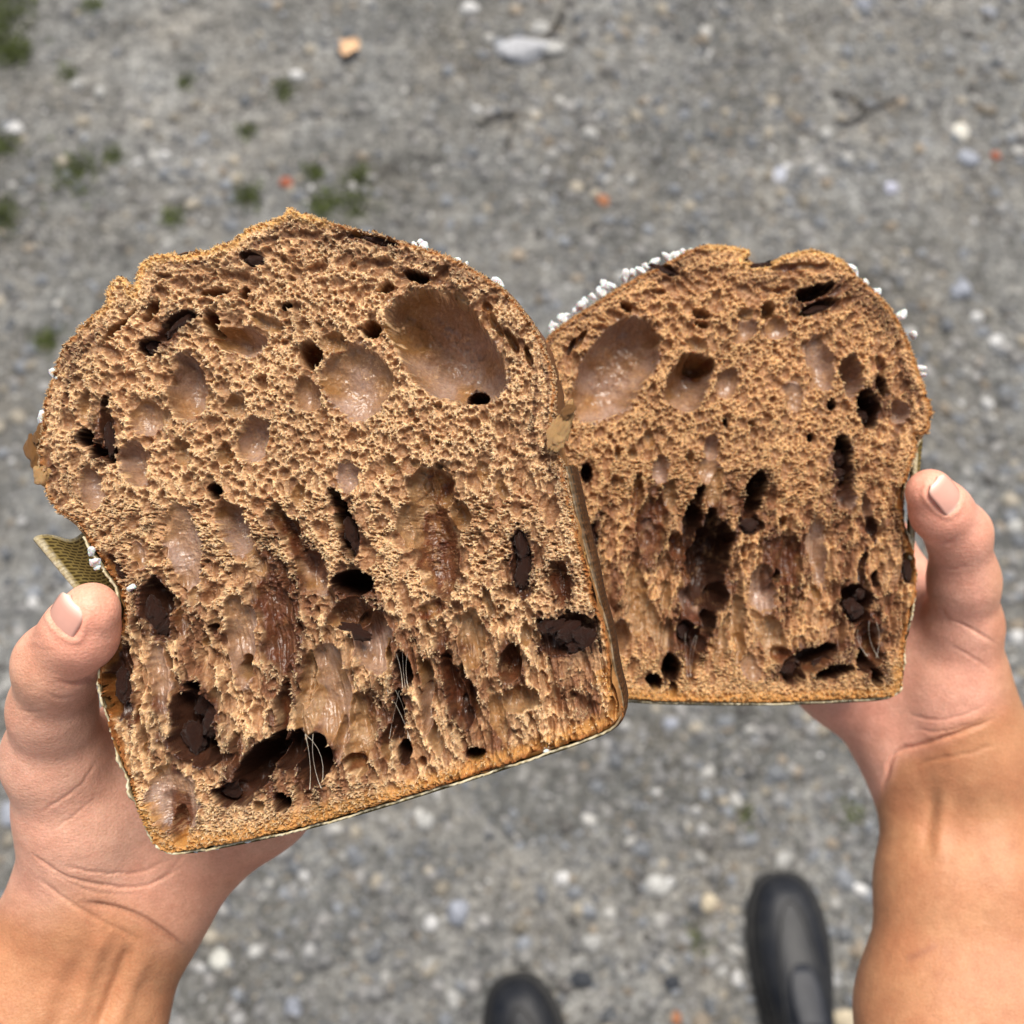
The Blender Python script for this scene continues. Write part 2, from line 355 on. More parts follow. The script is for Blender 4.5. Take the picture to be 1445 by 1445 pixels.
        if kind == 'm':
            vv = np.clip(0.55+1.0*fbm(QX[s], QY[s], 36, 4, 11)+0.5*((WX[s]-cx)/rx+(WY[s]-cy)/ry)*0.35, 0, 1)[..., None]
            c = np.array(KCOL['a'])*(1-vv)+c*vv
        elif kind == 'a':
            vv = np.clip(0.5+1.0*fbm(QX[s], QY[s], 16, 3, 15), 0, 1)[..., None]; c = c*(1-vv)+np.array((0.38, 0.24, 0.135))*vv
        elif kind == 'r':
            vv = np.clip(0.5+1.1*fbm(QX[s], QY[s], 13, 3, 12), 0, 1)[..., None]
            c = np.array(KCOL['a'])*(1-vv)+c*vv
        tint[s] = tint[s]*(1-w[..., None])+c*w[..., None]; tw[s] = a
        gl[s] = gl[s]*(1-w)+KGLOSS[kind]*w
    fl3 = 1-np.abs(fbm(QX, QY, 3.4, 2, seed+24, 0.7))*2
    fine = (0.00034*fluff+0.00016*fl2+0.00030*fl3)*(1-0.35*sstep(0.5, 0.7, hg)*sstep(0.96, 0.9, hg))+0.00035*fbm(QX, QY, 12, 2, seed+26)
    rough = 1-0.65*M
    cal = 1-sstep(3, 12+8*fbm(QX, QY, 40, 2, seed+50), D)      # crust band weight
    h = base-(1-M)*(small+0.8*hollow)-M*(big*(1+0.10*fbm(QX, QY, 22, 3, seed+75))+0.12*small)+fine*(1-0.93*M)*(1-0.75*skinf)
    h += 0.0007*np.clip(1-M, 0, 1)*sstep(0.25, 0.6, fbm(QX, QY, 9, 3, seed+55, 0.6))        # torn tufts
    fold = np.abs(fbm(U, Vv*0.2, 30, 3, seed+70)); h -= 0.0032*sstep(0.40, 0.75, hg)*sstep(0.92, 0.84, hg)*np.clip(0.22-fold, 0, 1)/0.22*(1-0.6*M)
    fib = fbm(U+2*fbm(QX, QY, 40, 2, 3), Vv*0.11, 4.6, 3, seed+72, 0.6); h += 0.0011*fib*sstep(0.46, 0.66, hg)*sstep(0.95, 0.88, hg)*(1-0.5*M)
    h -= 0.0009*np.clip(1-D/4, 0, 1)**2
    edge = D+1.5*fbm(QX, QY, 9, 2, seed+60)+1.6*fl2
    keep = edge > 0.3
    # colours: crumb, pore skin, crust band
    v1 = fbm(QX, QY, 60, 3, seed+33)[..., None]; v2 = fbm(QX, QY, 7, 3, seed+36)[..., None]
    c = np.array(crumb_rgb)*(1+0.16*v1+0.12*v2)
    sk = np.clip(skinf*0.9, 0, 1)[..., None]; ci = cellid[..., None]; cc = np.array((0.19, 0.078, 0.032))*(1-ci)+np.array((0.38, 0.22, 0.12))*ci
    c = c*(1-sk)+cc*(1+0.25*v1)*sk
    # cocoa stains: drawn-out smears low in the loaf, swirls that follow the crust
    st1 = sstep(0.10, 0.42, fbm(U, Vv*0.3, 34, 4, seed+100))*sstep(0.42, 0.62, hg)*sstep(0.97, 0.9, hg)*0.8
    angp = np.arctan2(PY-(ytop+0.55*(ybot-ytop)), PX-(bb[0]+bb[1])/2)
    st2 = sstep(-0.02, 0.22, fbm(angp*7+0.0*D, D/9.0, 1.0, 3, seed+104))*sstep(4, 10, D)*sstep(62, 30, D)*sstep(0.52, 0.40, hg)*0.8
    st_c = np.maximum(st1, st2)[..., None]; c = c*(1-st_c)+(np.array((0.15, 0.058, 0.028))*(1-0.4*st2[..., None]))*(1+0.3*v2)*st_c
    tfac = (tw*(1-0.3*(fine > 0.00035)))[..., None]
    c = c*(1-tfac)+tint*tfac
    hfrac = (PY-ytop)/(ybot-ytop)
    cw = np.clip(crust_w(QX*k, QY*k, hfrac), 2, 60)
    cb = (1-sstep(0.35, 1.0, D/cw+0.35*v2[..., 0]))[..., None]*0.9
    c = c*(1-cb)+np.array((0.50, 0.25, 0.075))*(1+0.3*v2)*cb
    rim = (1-sstep(2.5, 9.0, D+2.5*v2[..., 0]+2.0*v1[..., 0]))[..., None]*0.88*(1-0.65*sstep(0.88, 0.95, hg)[..., None])
    c = c*(1-rim)+np.array((0.25, 0.085, 0.022))*(1+0.6*v1)*rim
    gold = (sstep(0.22, 0.10, hg)*sstep(gold_x[0], gold_x[0]+15, PX)*sstep(gold_x[1], gold_x[1]-25, PX)*sstep(17, 5, D+5*v2[..., 0]))[..., None]*0.8; c = c*(1-gold)+np.array((0.72, 0.44, 0.17))*(1+0.25*v2)*gold
    gl = np.clip(gl*tw+0.25*skinf, 0, 1)
    idx = np.full(PX.shape, -1, np.int32); idx[keep] = np.arange(keep.sum())
    qk = keep[:-1, :-1] & keep[1:, :-1] & keep[1:, 1:] & keep[:-1, 1:]
    Fc = np.stack((idx[:-1, :-1][qk], idx[1:, :-1][qk], idx[1:, 1:][qk], idx[:-1, 1:][qk]), 1)
    V = np.stack((X[keep], Y[keep], h[keep]), 1)
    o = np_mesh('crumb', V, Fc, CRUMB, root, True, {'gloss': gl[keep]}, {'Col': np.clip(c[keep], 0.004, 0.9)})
    # torn fibres: tiny flakes standing on the ridges between pores
    cand = np.argwhere(keep & (skinf < 0.15) & (M < 0.3) & (fl3 > 0.1) & (crest > 0.6) & (D > 7)); cand = cand[r.choice(len(cand), min(len(cand), 15000), replace=False)]
    ed = np.argwhere(keep & (D < 3.5) & (hg < 0.5)); cand = np.vstack((cand, ed[r.choice(len(ed), min(len(ed), 2600), replace=False)]))
    n = len(cand); a, b = cand[:, 0], cand[:, 1]; base_p = np.stack((X[a, b], Y[a, b], h[a, b]-0.0001), 1)
    th = r.uniform(0, 6.283, n); sz = k*ppm*r.uniform(1.0, 3.0, n); t = np.stack((np.cos(th), np.sin(th), 0*th), 1); sd_ = np.stack((-np.sin(th), np.cos(th), 0*th), 1)
    tip = base_p+t*(sz*r.uniform(0.6, 1.8, n))[:, None]+np.array((0, 0, 1.0))*(sz*r.uniform(0.5, 1.6, n))[:, None]
    V = np.stack((base_p-sd_*sz[:, None]*0.5, base_p+sd_*sz[:, None]*0.5, tip, base_p+t*sz[:, None]*0.6), 1).reshape(-1, 3)
    i4 = np.arange(n)[:, None]*4; Fc = np.vstack((i4+np.array((0, 1, 2)), i4+np.array((1, 3, 2)), i4+np.array((3, 0, 2))))
    fc = np.repeat(np.clip((0.35*c[a, b]+0.65*np.array(crumb_rgb))*r.uniform(0.9, 1.25, (n, 1)), 0, 0.85), 4, 0)
    tag(np_mesh('crumb_fibres', V, Fc, CRUMB, root, False, {'gloss': np.zeros(4*n)}, {'Col': fc}), kind='stuff')
    # crust flakes standing ragged off the edge, and threads of gluten pulled across the low holes
    ed = np.argwhere(keep & (D < 2.2) & (hg < 0.62)); ed = ed[r.choice(len(ed), 260, replace=False)]; n = len(ed); a, b = ed[:, 0], ed[:, 1]
    gx_, gy_ = gxr[np.minimum(a//q, gxr.shape[0]-1), np.minimum(b//q, gxr.shape[1]-1)], gyr[np.minimum(a//q, gxr.shape[0]-1), np.minimum(b//q, gxr.shape[1]-1)]
    gn = np.hypot(gx_, gy_)+1e-9; out_ = np.stack((-gx_/gn, -gy_/gn, 0*gn), 1); tn = np.stack((-out_[:, 1], out_[:, 0], 0*gn), 1)
    ln = (k*ppm*r.uniform(2, 7, n))[:, None]; wd = (k*ppm*r.uniform(0.8, 3.2, n))[:, None]; sg = r.choice((-1, 1), n)[:, None]
    p0 = np.stack((X[a, b], Y[a, b], h[a, b]-0.0004), 1); up_ = np.array((0, 0, 1.0))
    V = np.stack((p0, p0+tn*sg*ln, p0+tn*sg*ln*0.6+out_*wd+up_*wd*r.uniform(0, 1, (n, 1)), p0+tn*sg*ln*0.1+out_*wd*0.5-up_*wd*0.4), 1).reshape(-1, 3)
    i4 = np.arange(n)[:, None]*4; Fc = np.vstack([i4+np.array(t_) for t_ in ((0, 1, 2), (0, 2, 3), (1, 3, 2), (0, 3, 1))])
    pal = np.array(((0.30, 0.12, 0.03), (0.10, 0.04, 0.016), (0.55, 0.30, 0.10), (0.20, 0.075, 0.022)))
    tag(np_mesh('crust_flakes', V, Fc, CRUST, root, False, None, {'Col': np.repeat(pal[r.integers(0, 4, n)], 4, 0)}), kind='stuff')
    V = []; Fc = []
    for (cx, cy, rx, ry, ang, dep, kind) in pores:
        if (cx, cy) not in ((568, 946), (561, 1010), (440, 1075), (1230, 903), (974, 925)): continue
        for _ in range(3):
            a_ = math.radians(ang+r.normal()*14); o_ = r.uniform(-0.8, 0.8)*rx; hl = ry*math.sqrt(max(0.1, 1-(o_/rx)**2))*1.05; ca_, sa_ = math.cos(a_), math.sin(a_)
            bow = r.normal()*rx*0.25; zz = -r.uniform(0.0008, 0.004); rad = k*ppm*r.uniform(0.2, 0.45); b0 = len(V)
            for m_ in range(7):
                t_ = -1+m_/3; px_ = cx+(o_+bow*(1-t_*t_))*ca_-t_*hl*sa_; py_ = cy+(o_+bow*(1-t_*t_))*sa_+t_*hl*ca_
                lx, ly = to_local(L, px_, py_); rr_ = rad*(0.6+0.9*t_*t_)
                for c_, d_ in ((1, 0), (0, 1), (-1, 0), (0, -1)): V.append((float(lx)+rr_*c_, float(ly)+rr_*0.3*c_, zz*(1.2-t_*t_)+rr_*d_))
            for m_ in range(6):
                for e_ in range(4): Fc.append((b0+m_*4+e_, b0+m_*4+(e_+1) % 4, b0+m_*4+4+(e_+1) % 4, b0+m_*4+4+e_))
    tag(np_mesh('gluten_threads', V, Fc, CRUMB, root, True, {'gloss': np.full(len(V), 0.4)}, {'Col': np.tile((0.74, 0.60, 0.45), (len(V), 1))}), kind='stuff')
    L.h = lambda px, py: float(h[tuple(np.clip((int((a-b)/step)), 0, n-1) for a, b, n in zip(map(float, to_local(L, px, py)), (x0, y0), (nx, ny)))])
    return o

def resample(pts, n, closed=True):
    P = np.array(pts, float)
    if closed: P = np.vstack((P, P[:1]))
    s = np.r_[0, np.cumsum(np.linalg.norm(np.diff(P, axis=0), axis=1))]
    t = np.linspace(0, s[-1], n, endpoint=not closed)
    return np.stack((np.interp(t, s, P[:, 0]), np.interp(t, s, P[:, 1])), 1)
def smooth_loop(P, it):
    for _ in range(it): P = 0.5*P+0.25*(np.roll(P, 1, 0)+np.roll(P, -1, 0))
    return P
def build_crust(L, root, outline, thick):
    x, y = to_local(L, *np.array(outline, float).T); n = 260
    P = smooth_loop(resample(np.stack((x, y), 1), n), 6)
    T = np.roll(P, -1, 0)-np.roll(P, 1, 0); T /= np.linalg.norm(T, axis=1)[:, None]
    area = np.sum(P[:, 0]*np.roll(P[:, 1], -1)-np.roll(P[:, 0], -1)*P[:, 1])
    Nn = np.stack((T[:, 1], -T[:, 0]), 1)*(1 if area > 0 else -1)
    rings = [(-0.0012, -0.0004), (-0.0025, 0.0002), (-0.008, 0.0008), (-0.016, 0.0010), (-0.026, 0.0006), (thick*-0.72, 0.0006), (thick*-0.9, -0.003), (thick*-0.97, -0.008), (-thick, -0.016)]
    V = []; Cc = []
    ytop, ybot = y.max(), y.min()
    for k, (z, off) in enumerate(rings):
        j = np.arange(n)
        wob = 0.0006*vnoise(j*0.35, np.full(n, k*1.7), 3)+0.0004*vnoise(j*1.1, np.full(n, k*2.9), 5)
        Q = P+Nn*(off+wob)[:, None]
        V.append(np.column_stack((Q, np.full(n, z)+0.0004*vnoise(j*0.6, np.full(n, k*0.7), 8))))
        hf = np.clip((Q[:, 1]-ybot)/(ytop-ybot), 0, 1)[:, None]; w = sstep(0.45, 0.8, hf)
        nz = (1+0.35*vnoise(j*0.5, np.full(n, k*1.3), 12))[:, None]
        Cc.append((np.array((0.36, 0.17, 0.055))*(1-w)+np.array((0.15, 0.06, 0.022))*w)*nz)
    ctr = P.mean(0); V.append(np.array([[ctr[0], ctr[1], -thick-0.002]])); Cc.append(np.array([[0.3, 0.15, 0.05]]))
    V = np.vstack(V); Cc = np.vstack(Cc); Fc = []
    for k in range(len(rings)-1):
        for i in range(n):
            a, b = k*n+i, k*n+(i+1) % n; Fc.append((a, b, b+n, a+n))
    last = (len(rings)-1)*n; c = len(V)-1
    Fc += [(last+i, last+(i+1) % n, c, c) for i in range(n)]
    o = np_mesh('crust', V, Fc, CRUST, root, True, None, {'Col': Cc}); o.data.validate()
    L.P, L.Nn = P, Nn
    return o
def sheet(name, A, mat, parent, thick, pale, uvs):
    """A curved sheet from an (n, m, 3) array of points, given a thickness by hand; pale = (n, m)."""
    n, m = A.shape[:2]
    dn = np.cross(np.gradient(A, axis=0), np.gradient(A, axis=1)); dn /= np.linalg.norm(dn, axis=2)[..., None]+1e-12
    V = np.vstack(((A+dn*thick/2).reshape(-1, 3), (A-dn*thick/2).reshape(-1, 3))); k = n*m; Fc = []
    for i in range(n-1):
        for j in range(m-1):
            a, b, c, d = i*m+j, (i+1)*m+j, (i+1)*m+j+1, i*m+j+1
            Fc += [(a, b, c, d), (d+k, c+k, b+k, a+k)]
    rim = [(i, 0) for i in range(n)]+[(n-1, j) for j in range(1, m)]+[(i, m-1) for i in range(n-2, -1, -1)]+[(0, j) for j in range(m-2, 0, -1)]
    for (i, j), (i2, j2) in zip(rim, rim[1:]+rim[:1]):
        a, b = i*m+j, i2*m+j2; Fc.append((b, a, a+k, b+k))
    o = np_mesh(name, V, Fc, mat, parent, True, {'pale': np.r_[pale.ravel(), pale.ravel()]})
    uv = o.data.uv_layers.new(name='UVMap'); U = np.vstack((uvs.reshape(-1, 2),)*2)
    li = np.empty(len(o.data.loops), np.int32); o.data.loops.foreach_get('vertex_index', li)
    uv.data.foreach_set('uv', U[li].astype(np.float32).ravel()); return o
def build_liner(L, root, start, end, thick, seed, right_back=0.0):
    """Printed paper mould round the sides and the bottom, from one neck of the loaf to the other."""
    a = np.array(to_local(L, *start)); b = np.array(to_local(L, *end)); P, Nn = L.P, L.Nn; n = len(P)
    i0 = int(np.argmin(((P-a)**2).sum(1))); i1 = int(np.argmin(((P-b)**2).sum(1)))
    ids = (np.arange(i0, i0+((i1-i0) % n)+1)) % n
    zs = np.r_[0.0012, 0.0002, -0.001, -0.004, -0.010, -0.02, -0.032, -thick+0.009, -thick+0.004]
    offs = np.r_[0.0005, 0.0006, 0.0007, 0.0013, 0.0018, 0.0021, 0.0018, 0.0002, -0.0030]
    Q = P[ids]; NN = Nn[ids]; s = np.r_[0, np.cumsum(np.linalg.norm(np.diff(Q, axis=0), axis=1))]
    t = np.linspace(0, s[-1], len(ids)*4)
    Q = np.stack([np.interp(t, s, Q[:, c]) for c in (0, 1)], 1); NN = np.stack([np.interp(t, s, NN[:, c]) for c in (0, 1)], 1)
    m = len(zs); A = np.zeros((len(t), m, 3)); pale = np.zeros((len(t), m)); uv = np.zeros((len(t), m, 2))
    setback = 0.008*sstep(math.radians(40), math.radians(10), np.abs(np.arctan2(NN[:, 1], NN[:, 0]-0*t)))*(right_back)
    tear = 0.0014*vnoise(t*230, t*0, seed)+0.0006*vnoise(t*1500, t*0+3, seed+1)
    for j in range(m):
        shade_side_ = (right_back > 0.3)*sstep(0.3, 0.8, NN[:, 0]); A[:, j, :2] = Q+NN*(offs[j]+0.0009*shade_side_*sstep(-0.024, -0.006, Q[:, 1])*(j >= 2)*(j < 7))[:, None]; A[:, j, 2] = zs[j]+(tear if j < 3 else 0)-0.0024*(j < 3)-setback*(j < 6)*np.linspace(1, 0.5, 6)[min(j, 5)]
        pale[:, j] = (0.95, 0.6, 0.1, 0, 0, 0, 0, 0, 0)[j]*(1-0.75*shade_side_); uv[:, j] = np.stack((t, np.full(len(t), zs[j])), 1)
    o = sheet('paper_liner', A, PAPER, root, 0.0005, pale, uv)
    sk = np.repeat((right_back > 0.3)*sstep(0.3, 0.8, NN[:, 0]), m); at = o.data.attributes.new('shade_side', 'FLOAT', 'POINT'); at.data.foreach_set('value', np.r_[sk, sk].clip(0, 1).astype(np.float32)); return o  # mask for the painted shade on the liner's right side
def add_lump(L, root, name, mat, px, py, rx, ry, ang, z, seed, k=1.0, depth_ratio=0.8, amp=0.3, sub=3, cut=0.72, me=None):
    x, y = (float(v) for v in to_local(L, px, py)); s = float(np.linalg.norm(np.array(to_local(L, px+1, py))-np.array((x, y))))
    if me is None:
        V, Fc = lump(seed, sub, amp, 6, cut); V = V*(1+0.2*n3(V, 3.7, seed % 40)+0.12*n3(V, 8.0, seed % 37))[:, None]; me = np_mesh(name, V, Fc, mat, smooth=True, link=False)
    o = bpy.data.objects.new(name, me); COL.objects.link(o); o.parent = root
    o.location = (x, y, z); o.rotation_euler = (0, 0, -math.radians(ang))
    o.scale = (rx*s, ry*s, min(rx, ry)*s*depth_ratio); return o

OUT_L = [(345,322),(370,312),(398,304),(408,290),(416,297),(437,302),(470,312),(500,322),(530,328),(560,337),(590,347),(620,355),(650,368),(680,385),(710,405),(735,432),(755,460),(770,490),(781,520),(786,550),(784,580),(778,605),(782,625),(793,645),(805,702),(819,765),(832,808),(840,845),(852,875),(860,910),(864,955),(882,1005),(880,1018),(860,1030),(800,1052),(740,1072),(680,1092),(600,1117),(520,1142),(440,1165),(360,1184),(300,1196),(240,1206),(222,1203),(212,1190),(195,1150),(175,1095),(155,1040),(140,985),(135,950),(150,920),(165,890),(172,855),(165,830),(150,810),(135,785),(115,755),(105,738),(95,733),(78,725),(66,705),(58,685),(54,660),(52,635),(56,600),(62,560),(72,530),(80,500),(95,480),(110,460),(135,440),(150,428),(148,410),(158,396),(172,388),(183,398),(187,412),(191,388),(197,370),(215,360),(240,354),(255,359),(275,352),(295,350),(305,345),(325,340)]
PORES_L = [ # cx, cy, rx, ry, lean, depth mm, kind
 (632,490,64,104,-42,23,'m'),(668,555,15,18,-40,34,'k'),(505,540,48,56,-20,7,'m'),(335,480,21,38,-75,10,'m'),(375,455,11,25,-70,5,'a'),(262,550,27,50,8,11,'m'),(205,590,26,26,0,5,'m'),(357,618,22,33,8,8,'m'),(330,572,15,15,0,6,'a'),
 (317,637,13,18,0,7,'a'),(255,640,12,23,-6,7,'a'),(187,655,20,34,-5,8,'m'),(125,690,19,32,-6,6,'m'),(437,501,17,23,-20,18,'r'),(525,465,14,15,0,18,'r'),(541,405,14,7,-10,8,'r'),(588,390,19,8,10,14,'c'),(433,553,20,25,-10,6,'m'),(470,482,20,15,20,6,'a'),
 (297,455,12,19,-10,13,'r'),(328,745,21,46,-24,11,'m'),(255,775,27,60,-8,4,'m'),(225,740,14,24,0,3,'s'),(405,748,14,48,-30,10,'r'),(437,805,21,40,-25,8,'m'),(612,765,34,92,-12,13,'r'),(600,695,25,34,-12,13,'a'),(578,742,16,38,4,7,'a'),
 (650,728,13,24,-6,9,'a'),(497,822,30,19,-10,32,'k'),(478,715,12,30,-20,14,'c'),(492,758,14,32,-12,10,'c'),(735,795,14,50,0,6,'c'),(788,820,15,32,-14,8,'r'),(802,897,47,27,-20,7,'c'),(680,665,9,15,0,5,'a'),
 (216,858,20,46,-8,12,'c'),(335,905,22,72,-4,6,'m'),(341,944,15,19,0,15,'a'),(385,870,26,82,-8,6,'r'),(568,946,13,26,-8,40,'k'),(561,1010,11,38,0,34,'k'),(462,975,34,72,-6,8,'m'),(506,1035,21,58,-2,12,'a'),(500,1080,17,12,0,15,'r'),
 (440,1075,27,38,8,40,'k'),(397,1010,11,44,4,18,'r'),(362,1082,22,52,38,24,'k'),(330,1120,26,16,20,12,'c'),(270,1030,34,58,-4,14,'c'),(267,970,15,13,0,24,'k'),(163,965,16,58,-6,7,'c'),(395,1133,14,15,-20,26,'k'),(365,1138,9,9,0,5,'a'),
 (719,940,16,30,10,14,'r'),(733,990,28,18,-14,11,'a'),(664,903,20,46,-4,9,'a'),(640,975,13,56,-15,12,'r'),(655,1010,9,24,-18,16,'c'),(668,1066,14,13,-20,14,'c'),(568,1062,10,16,0,18,'k'),(590,1080,7,9,0,8,'r'),(740,897,9,18,0,6,'a'),(645,880,6,10,0,5,'a'),
 (245,460,12,38,48,6,'c'),(209,489,15,13,0,8,'c'),(150,605,11,48,-3,6,'c'),(152,638,12,16,0,9,'c'),(118,617,13,14,0,26,'k'),(132,637,9,12,0,26,'k'),(215,437,6,18,40,8,'r'),(303,410,22,7,-10,6,'r'),(357,365,18,10,10,4,'c'),(530,337,38,7,10,4,'c'),
 (163,462,6,34,48,5,'r'),(275,380,30,5,-10,3,'s'),(300,692,11,12,0,18,'c'),(345,410,8,10,0,7,'r'),(405,432,9,7,0,14,'k'),(240,1130,36,52,-14,5,'m'),(250,1155,16,36,-10,5,'r'),(120,572,9,20,12,6,'a'),(300,878,8,9,0,5,'a'),(296,886,6,8,0,9,'c'),
 (548,655,10,13,0,5,'a'),(490,672,16,22,-20,5,'m'),(585,655,10,9,0,4,'a'),(707,690,8,14,-12,4,'a'),(600,620,8,9,0,4,'a'),(430,1020,16,60,6,5,'a'),(520,905,30,50,-12,9,'m'),(490,868,32,24,-12,12,'a'),(610,860,30,14,-18,4,'r'),(700,1010,14,40,-14,7,'a'),
 (190,780,10,22,-20,4,'m'),(160,800,8,22,-38,4,'c'),(230,590,10,12,0,4,'a'),(700,455,6,22,-24,5,'r'),(720,480,7,24,-20,6,'r'),(745,500,6,20,-18,6,'r'),(690,430,8,12,-30,5,'r'),(650,420,7,14,-50,5,'a'),(600,580,12,8,0,4,'s'),(520,300+30,10,5,10,3,'r'),
 (290,560,8,9,0,5,'a'),(355,790,12,26,-20,5,'a'),(270,840,9,13,0,5,'a'),(545,1050,7,30,2,9,'a'),(615,1040,9,32,-14,8,'a'),(420,700,10,16,-20,5,'a'),(285,905,7,9,0,6,'a'),(200,1060,6,10,0,5,'r'),(188,1010,6,14,0,5,'r'),
]
PORES_L += [(365,1075,20,44,36,26,'k'),(405,1060,14,34,14,22,'k'),(312,1128,20,12,30,14,'c'),(250,1000,12,26,-6,12,'c'),(290,1060,20,30,-10,16,'k'),(480,730,14,22,-14,16,'r'),(495,770,10,20,-10,10,'c'),(250,1165,14,30,-12,9,'r'),(150,985,10,36,-8,10,'c'),(172,935,9,26,-4,7,'r'),(600,960,10,34,-10,12,'a'),(660,980,10,40,-18,16,'r'),(545,930,8,22,-8,12,'a'),(430,960,9,46,4,10,'a'),(600,1000,8,40,-4,9,'m'),(480,1040,9,40,2,9,'m'),(250,880,10,26,-4,5,'m'),(300,990,10,20,0,6,'a'),(220,960,12,60,-8,4,'m'),(690,850,8,22,-12,6,'a'),(620,690,22,30,-10,12,'r'),(390,740,8,26,-30,8,'r')]
PORES_L += [(a, b, c, d, e, 0, 't') for a, b, c, d, e in ((390,860,36,115,-8),(345,1085,75,44,32),(620,790,30,70,-10),(490,750,22,60,-14),(425,775,18,65,-30),(262,1030,55,75,-4),(165,965,22,85,-6),(545,1000,42,60,0),(640,965,30,85,-15),(722,945,26,44,6),(800,895,62,42,-20),(398,1000,20,72,4),(250,1150,30,44,-10),(500,860,46,40,0),(735,795,24,62,0),(215,860,32,60,-6),(140,620,30,40,0),(245,465,24,50,48),(440,1080,44,50,0),(790,820,24,44,-12))]
OUT_R = [(760,500),(768,480),(780,468),(800,452),(820,440),(850,420),(880,400),(905,388),(930,375),(955,362),(975,350),(1000,343),(1030,345),(1055,350),(1062,357),(1050,368),(1070,372),(1090,368),(1100,362),(1120,355),(1145,350),(1170,357),(1190,365),(1200,375),(1215,392),(1235,410),(1255,430),(1272,455),(1285,480),(1295,510),(1305,540),(1312,560),(1318,580),(1316,600),(1312,612),(1296,616),(1297,632),(1290,650),(1284,670),(1278,690),(1275,720),(1278,740),(1285,760),(1293,785),(1297,810),(1294,840),(1288,870),(1282,900),(1278,940),(1275,975),(1268,984),(1200,988),(1100,992),(1000,992),(920,990),(870,986),(850,985),(790,980),(750,975),(752,940),(755,850),(760,760),(762,680),(755,620),(753,560)]
PORES_R = [
 (868,522,48,84,35,18,'m'),(972,537,32,44,28,16,'m'),(985,515,22,16,30,18,'r'),(1027,540,15,21,20,5,'m'),(1054,465,14,18,20,5,'m'),(1054,443,11,9,0,6,'a'),(1085,437,10,15,30,10,'r'),(1098,463,16,18,10,4,'m'),(1157,512,20,40,-12,7,'m'),(1202,530,17,30,-8,14,'m'),
 (1227,575,15,29,-10,26,'k'),(1246,545,8,20,-10,9,'c'),(1272,580,13,18,0,8,'m'),(1192,655,15,40,-4,16,'c'),(1192,640,10,22,-4,28,'k'),(1196,702,14,17,0,9,'m'),(1068,700,15,38,14,22,'k'),(1062,738,18,14,10,8,'c'),(830,668,9,16,0,24,'k'),(1152,410,30,10,-20,14,'k'),(1155,432,28,9,-22,8,'c'),(1105,408,14,7,-10,5,'r'),
 (1005,632,12,18,10,6,'m'),(917,617,8,15,8,6,'a'),(933,662,12,21,10,6,'m'),(946,697,11,24,0,7,'a'),(895,640,7,10,0,6,'a'),(975,645,6,12,0,6,'a'),(920,745,20,46,2,9,'r'),(918,760,14,30,2,10,'m'),(1006,795,26,66,14,22,'k'),(980,735,13,36,8,20,'k'),(962,775,20,18,40,10,'r'),
 (1157,782,14,50,-4,7,'m'),(1112,790,25,38,-6,8,'r'),(1103,812,9,11,0,16,'k'),(1077,838,19,42,4,9,'m'),(1212,855,21,32,-6,16,'c'),(1230,903,19,26,-8,10,'m'),(1226,935,14,16,-30,18,'k'),(1238,958,8,14,0,10,'k'),(1140,935,44,17,-24,13,'r'),(1175,950,26,9,-20,16,'k'),(1125,955,18,11,-32,18,'k'),(1095,905,20,40,-20,9,'a'),
 (946,944,14,22,0,26,'k'),(924,962,9,12,0,20,'k'),(949,972,5,14,0,14,'k'),(968,895,12,18,0,10,'c'),(974,925,9,34,0,12,'r'),(985,850,24,30,0,12,'m'),(1000,880,10,24,8,14,'k'),(878,900,12,26,8,11,'m'),(838,775,7,40,4,6,'c'),(1284,800,9,24,-6,5,'c'),(1175,570,7,10,0,12,'k'),(1147,615,6,7,0,12,'k'),(1025,597,4,7,0,10,'k'),(1062,598,5,5,0,6,'a'),
 (1225,715,9,20,-8,7,'m'),(1235,745,8,20,-12,7,'c'),(885,431,11,7,30,8,'r'),(990,443,13,7,10,7,'r'),(993,457,10,5,10,7,'r'),(1000,665,16,20,10,3,'m'),(1010,690,12,30,12,5,'a'),(1120,560,14,24,0,3,'m'),(900,850,16,58,-8,7,'a'),(925,880,10,40,-14,6,'a'),(1045,900,9,40,4,6,'a'),(1020,900,8,44,14,6,'a'),(1060,940,14,20,-20,4,'m'),
 (1107,735,7,10,20,8,'r'),(1160,680,6,10,0,5,'a'),(1220,805,7,34,12,7,'c'),(1240,820,5,15,-4,9,'k'),(820,480,5,16,34,6,'r'),(808,488,4,14,30,6,'c'),(935,378,24,6,24,3,'c'),(1075,372,22,5,-4,3,'c'),(1130,375,40,6,-4,3,'r'),(1160,880,10,26,-20,4,'s'),(1155,840,7,14,-4,5,'m'),(940,840,9,22,4,6,'a'),(985,485,16,9,15,5,'a'),
]
PORES_R += [(1000,770,20,40,10,22,'k'),(1020,765,12,30,8,24,'k'),(985,790,14,34,20,18,'r'),(955,765,14,12,40,9,'r'),(990,700,8,18,10,10,'c'),(1005,740,10,26,8,16,'k'),(1010,840,18,26,10,18,'k'),(1105,925,16,12,-20,12,'r'),(1160,925,30,12,-28,14,'k'),(1185,945,22,8,-14,12,'c'),(1238,915,10,24,-10,14,'r'),(1285,690,7,26,10,4,'c'),(1272,700,6,20,14,4,'c'),(1245,520,6,22,-8,5,'r'),(900,700,8,34,4,8,'r'),(935,720,10,26,-10,8,'r'),(1115,780,14,22,0,9,'r'),(870,640,5,12,4,6,'a'),(1040,870,7,34,4,8,'a'),(985,905,12,20,0,10,'c'),(945,900,9,30,0,7,'a'),(1075,880,10,26,-14,9,'a')]
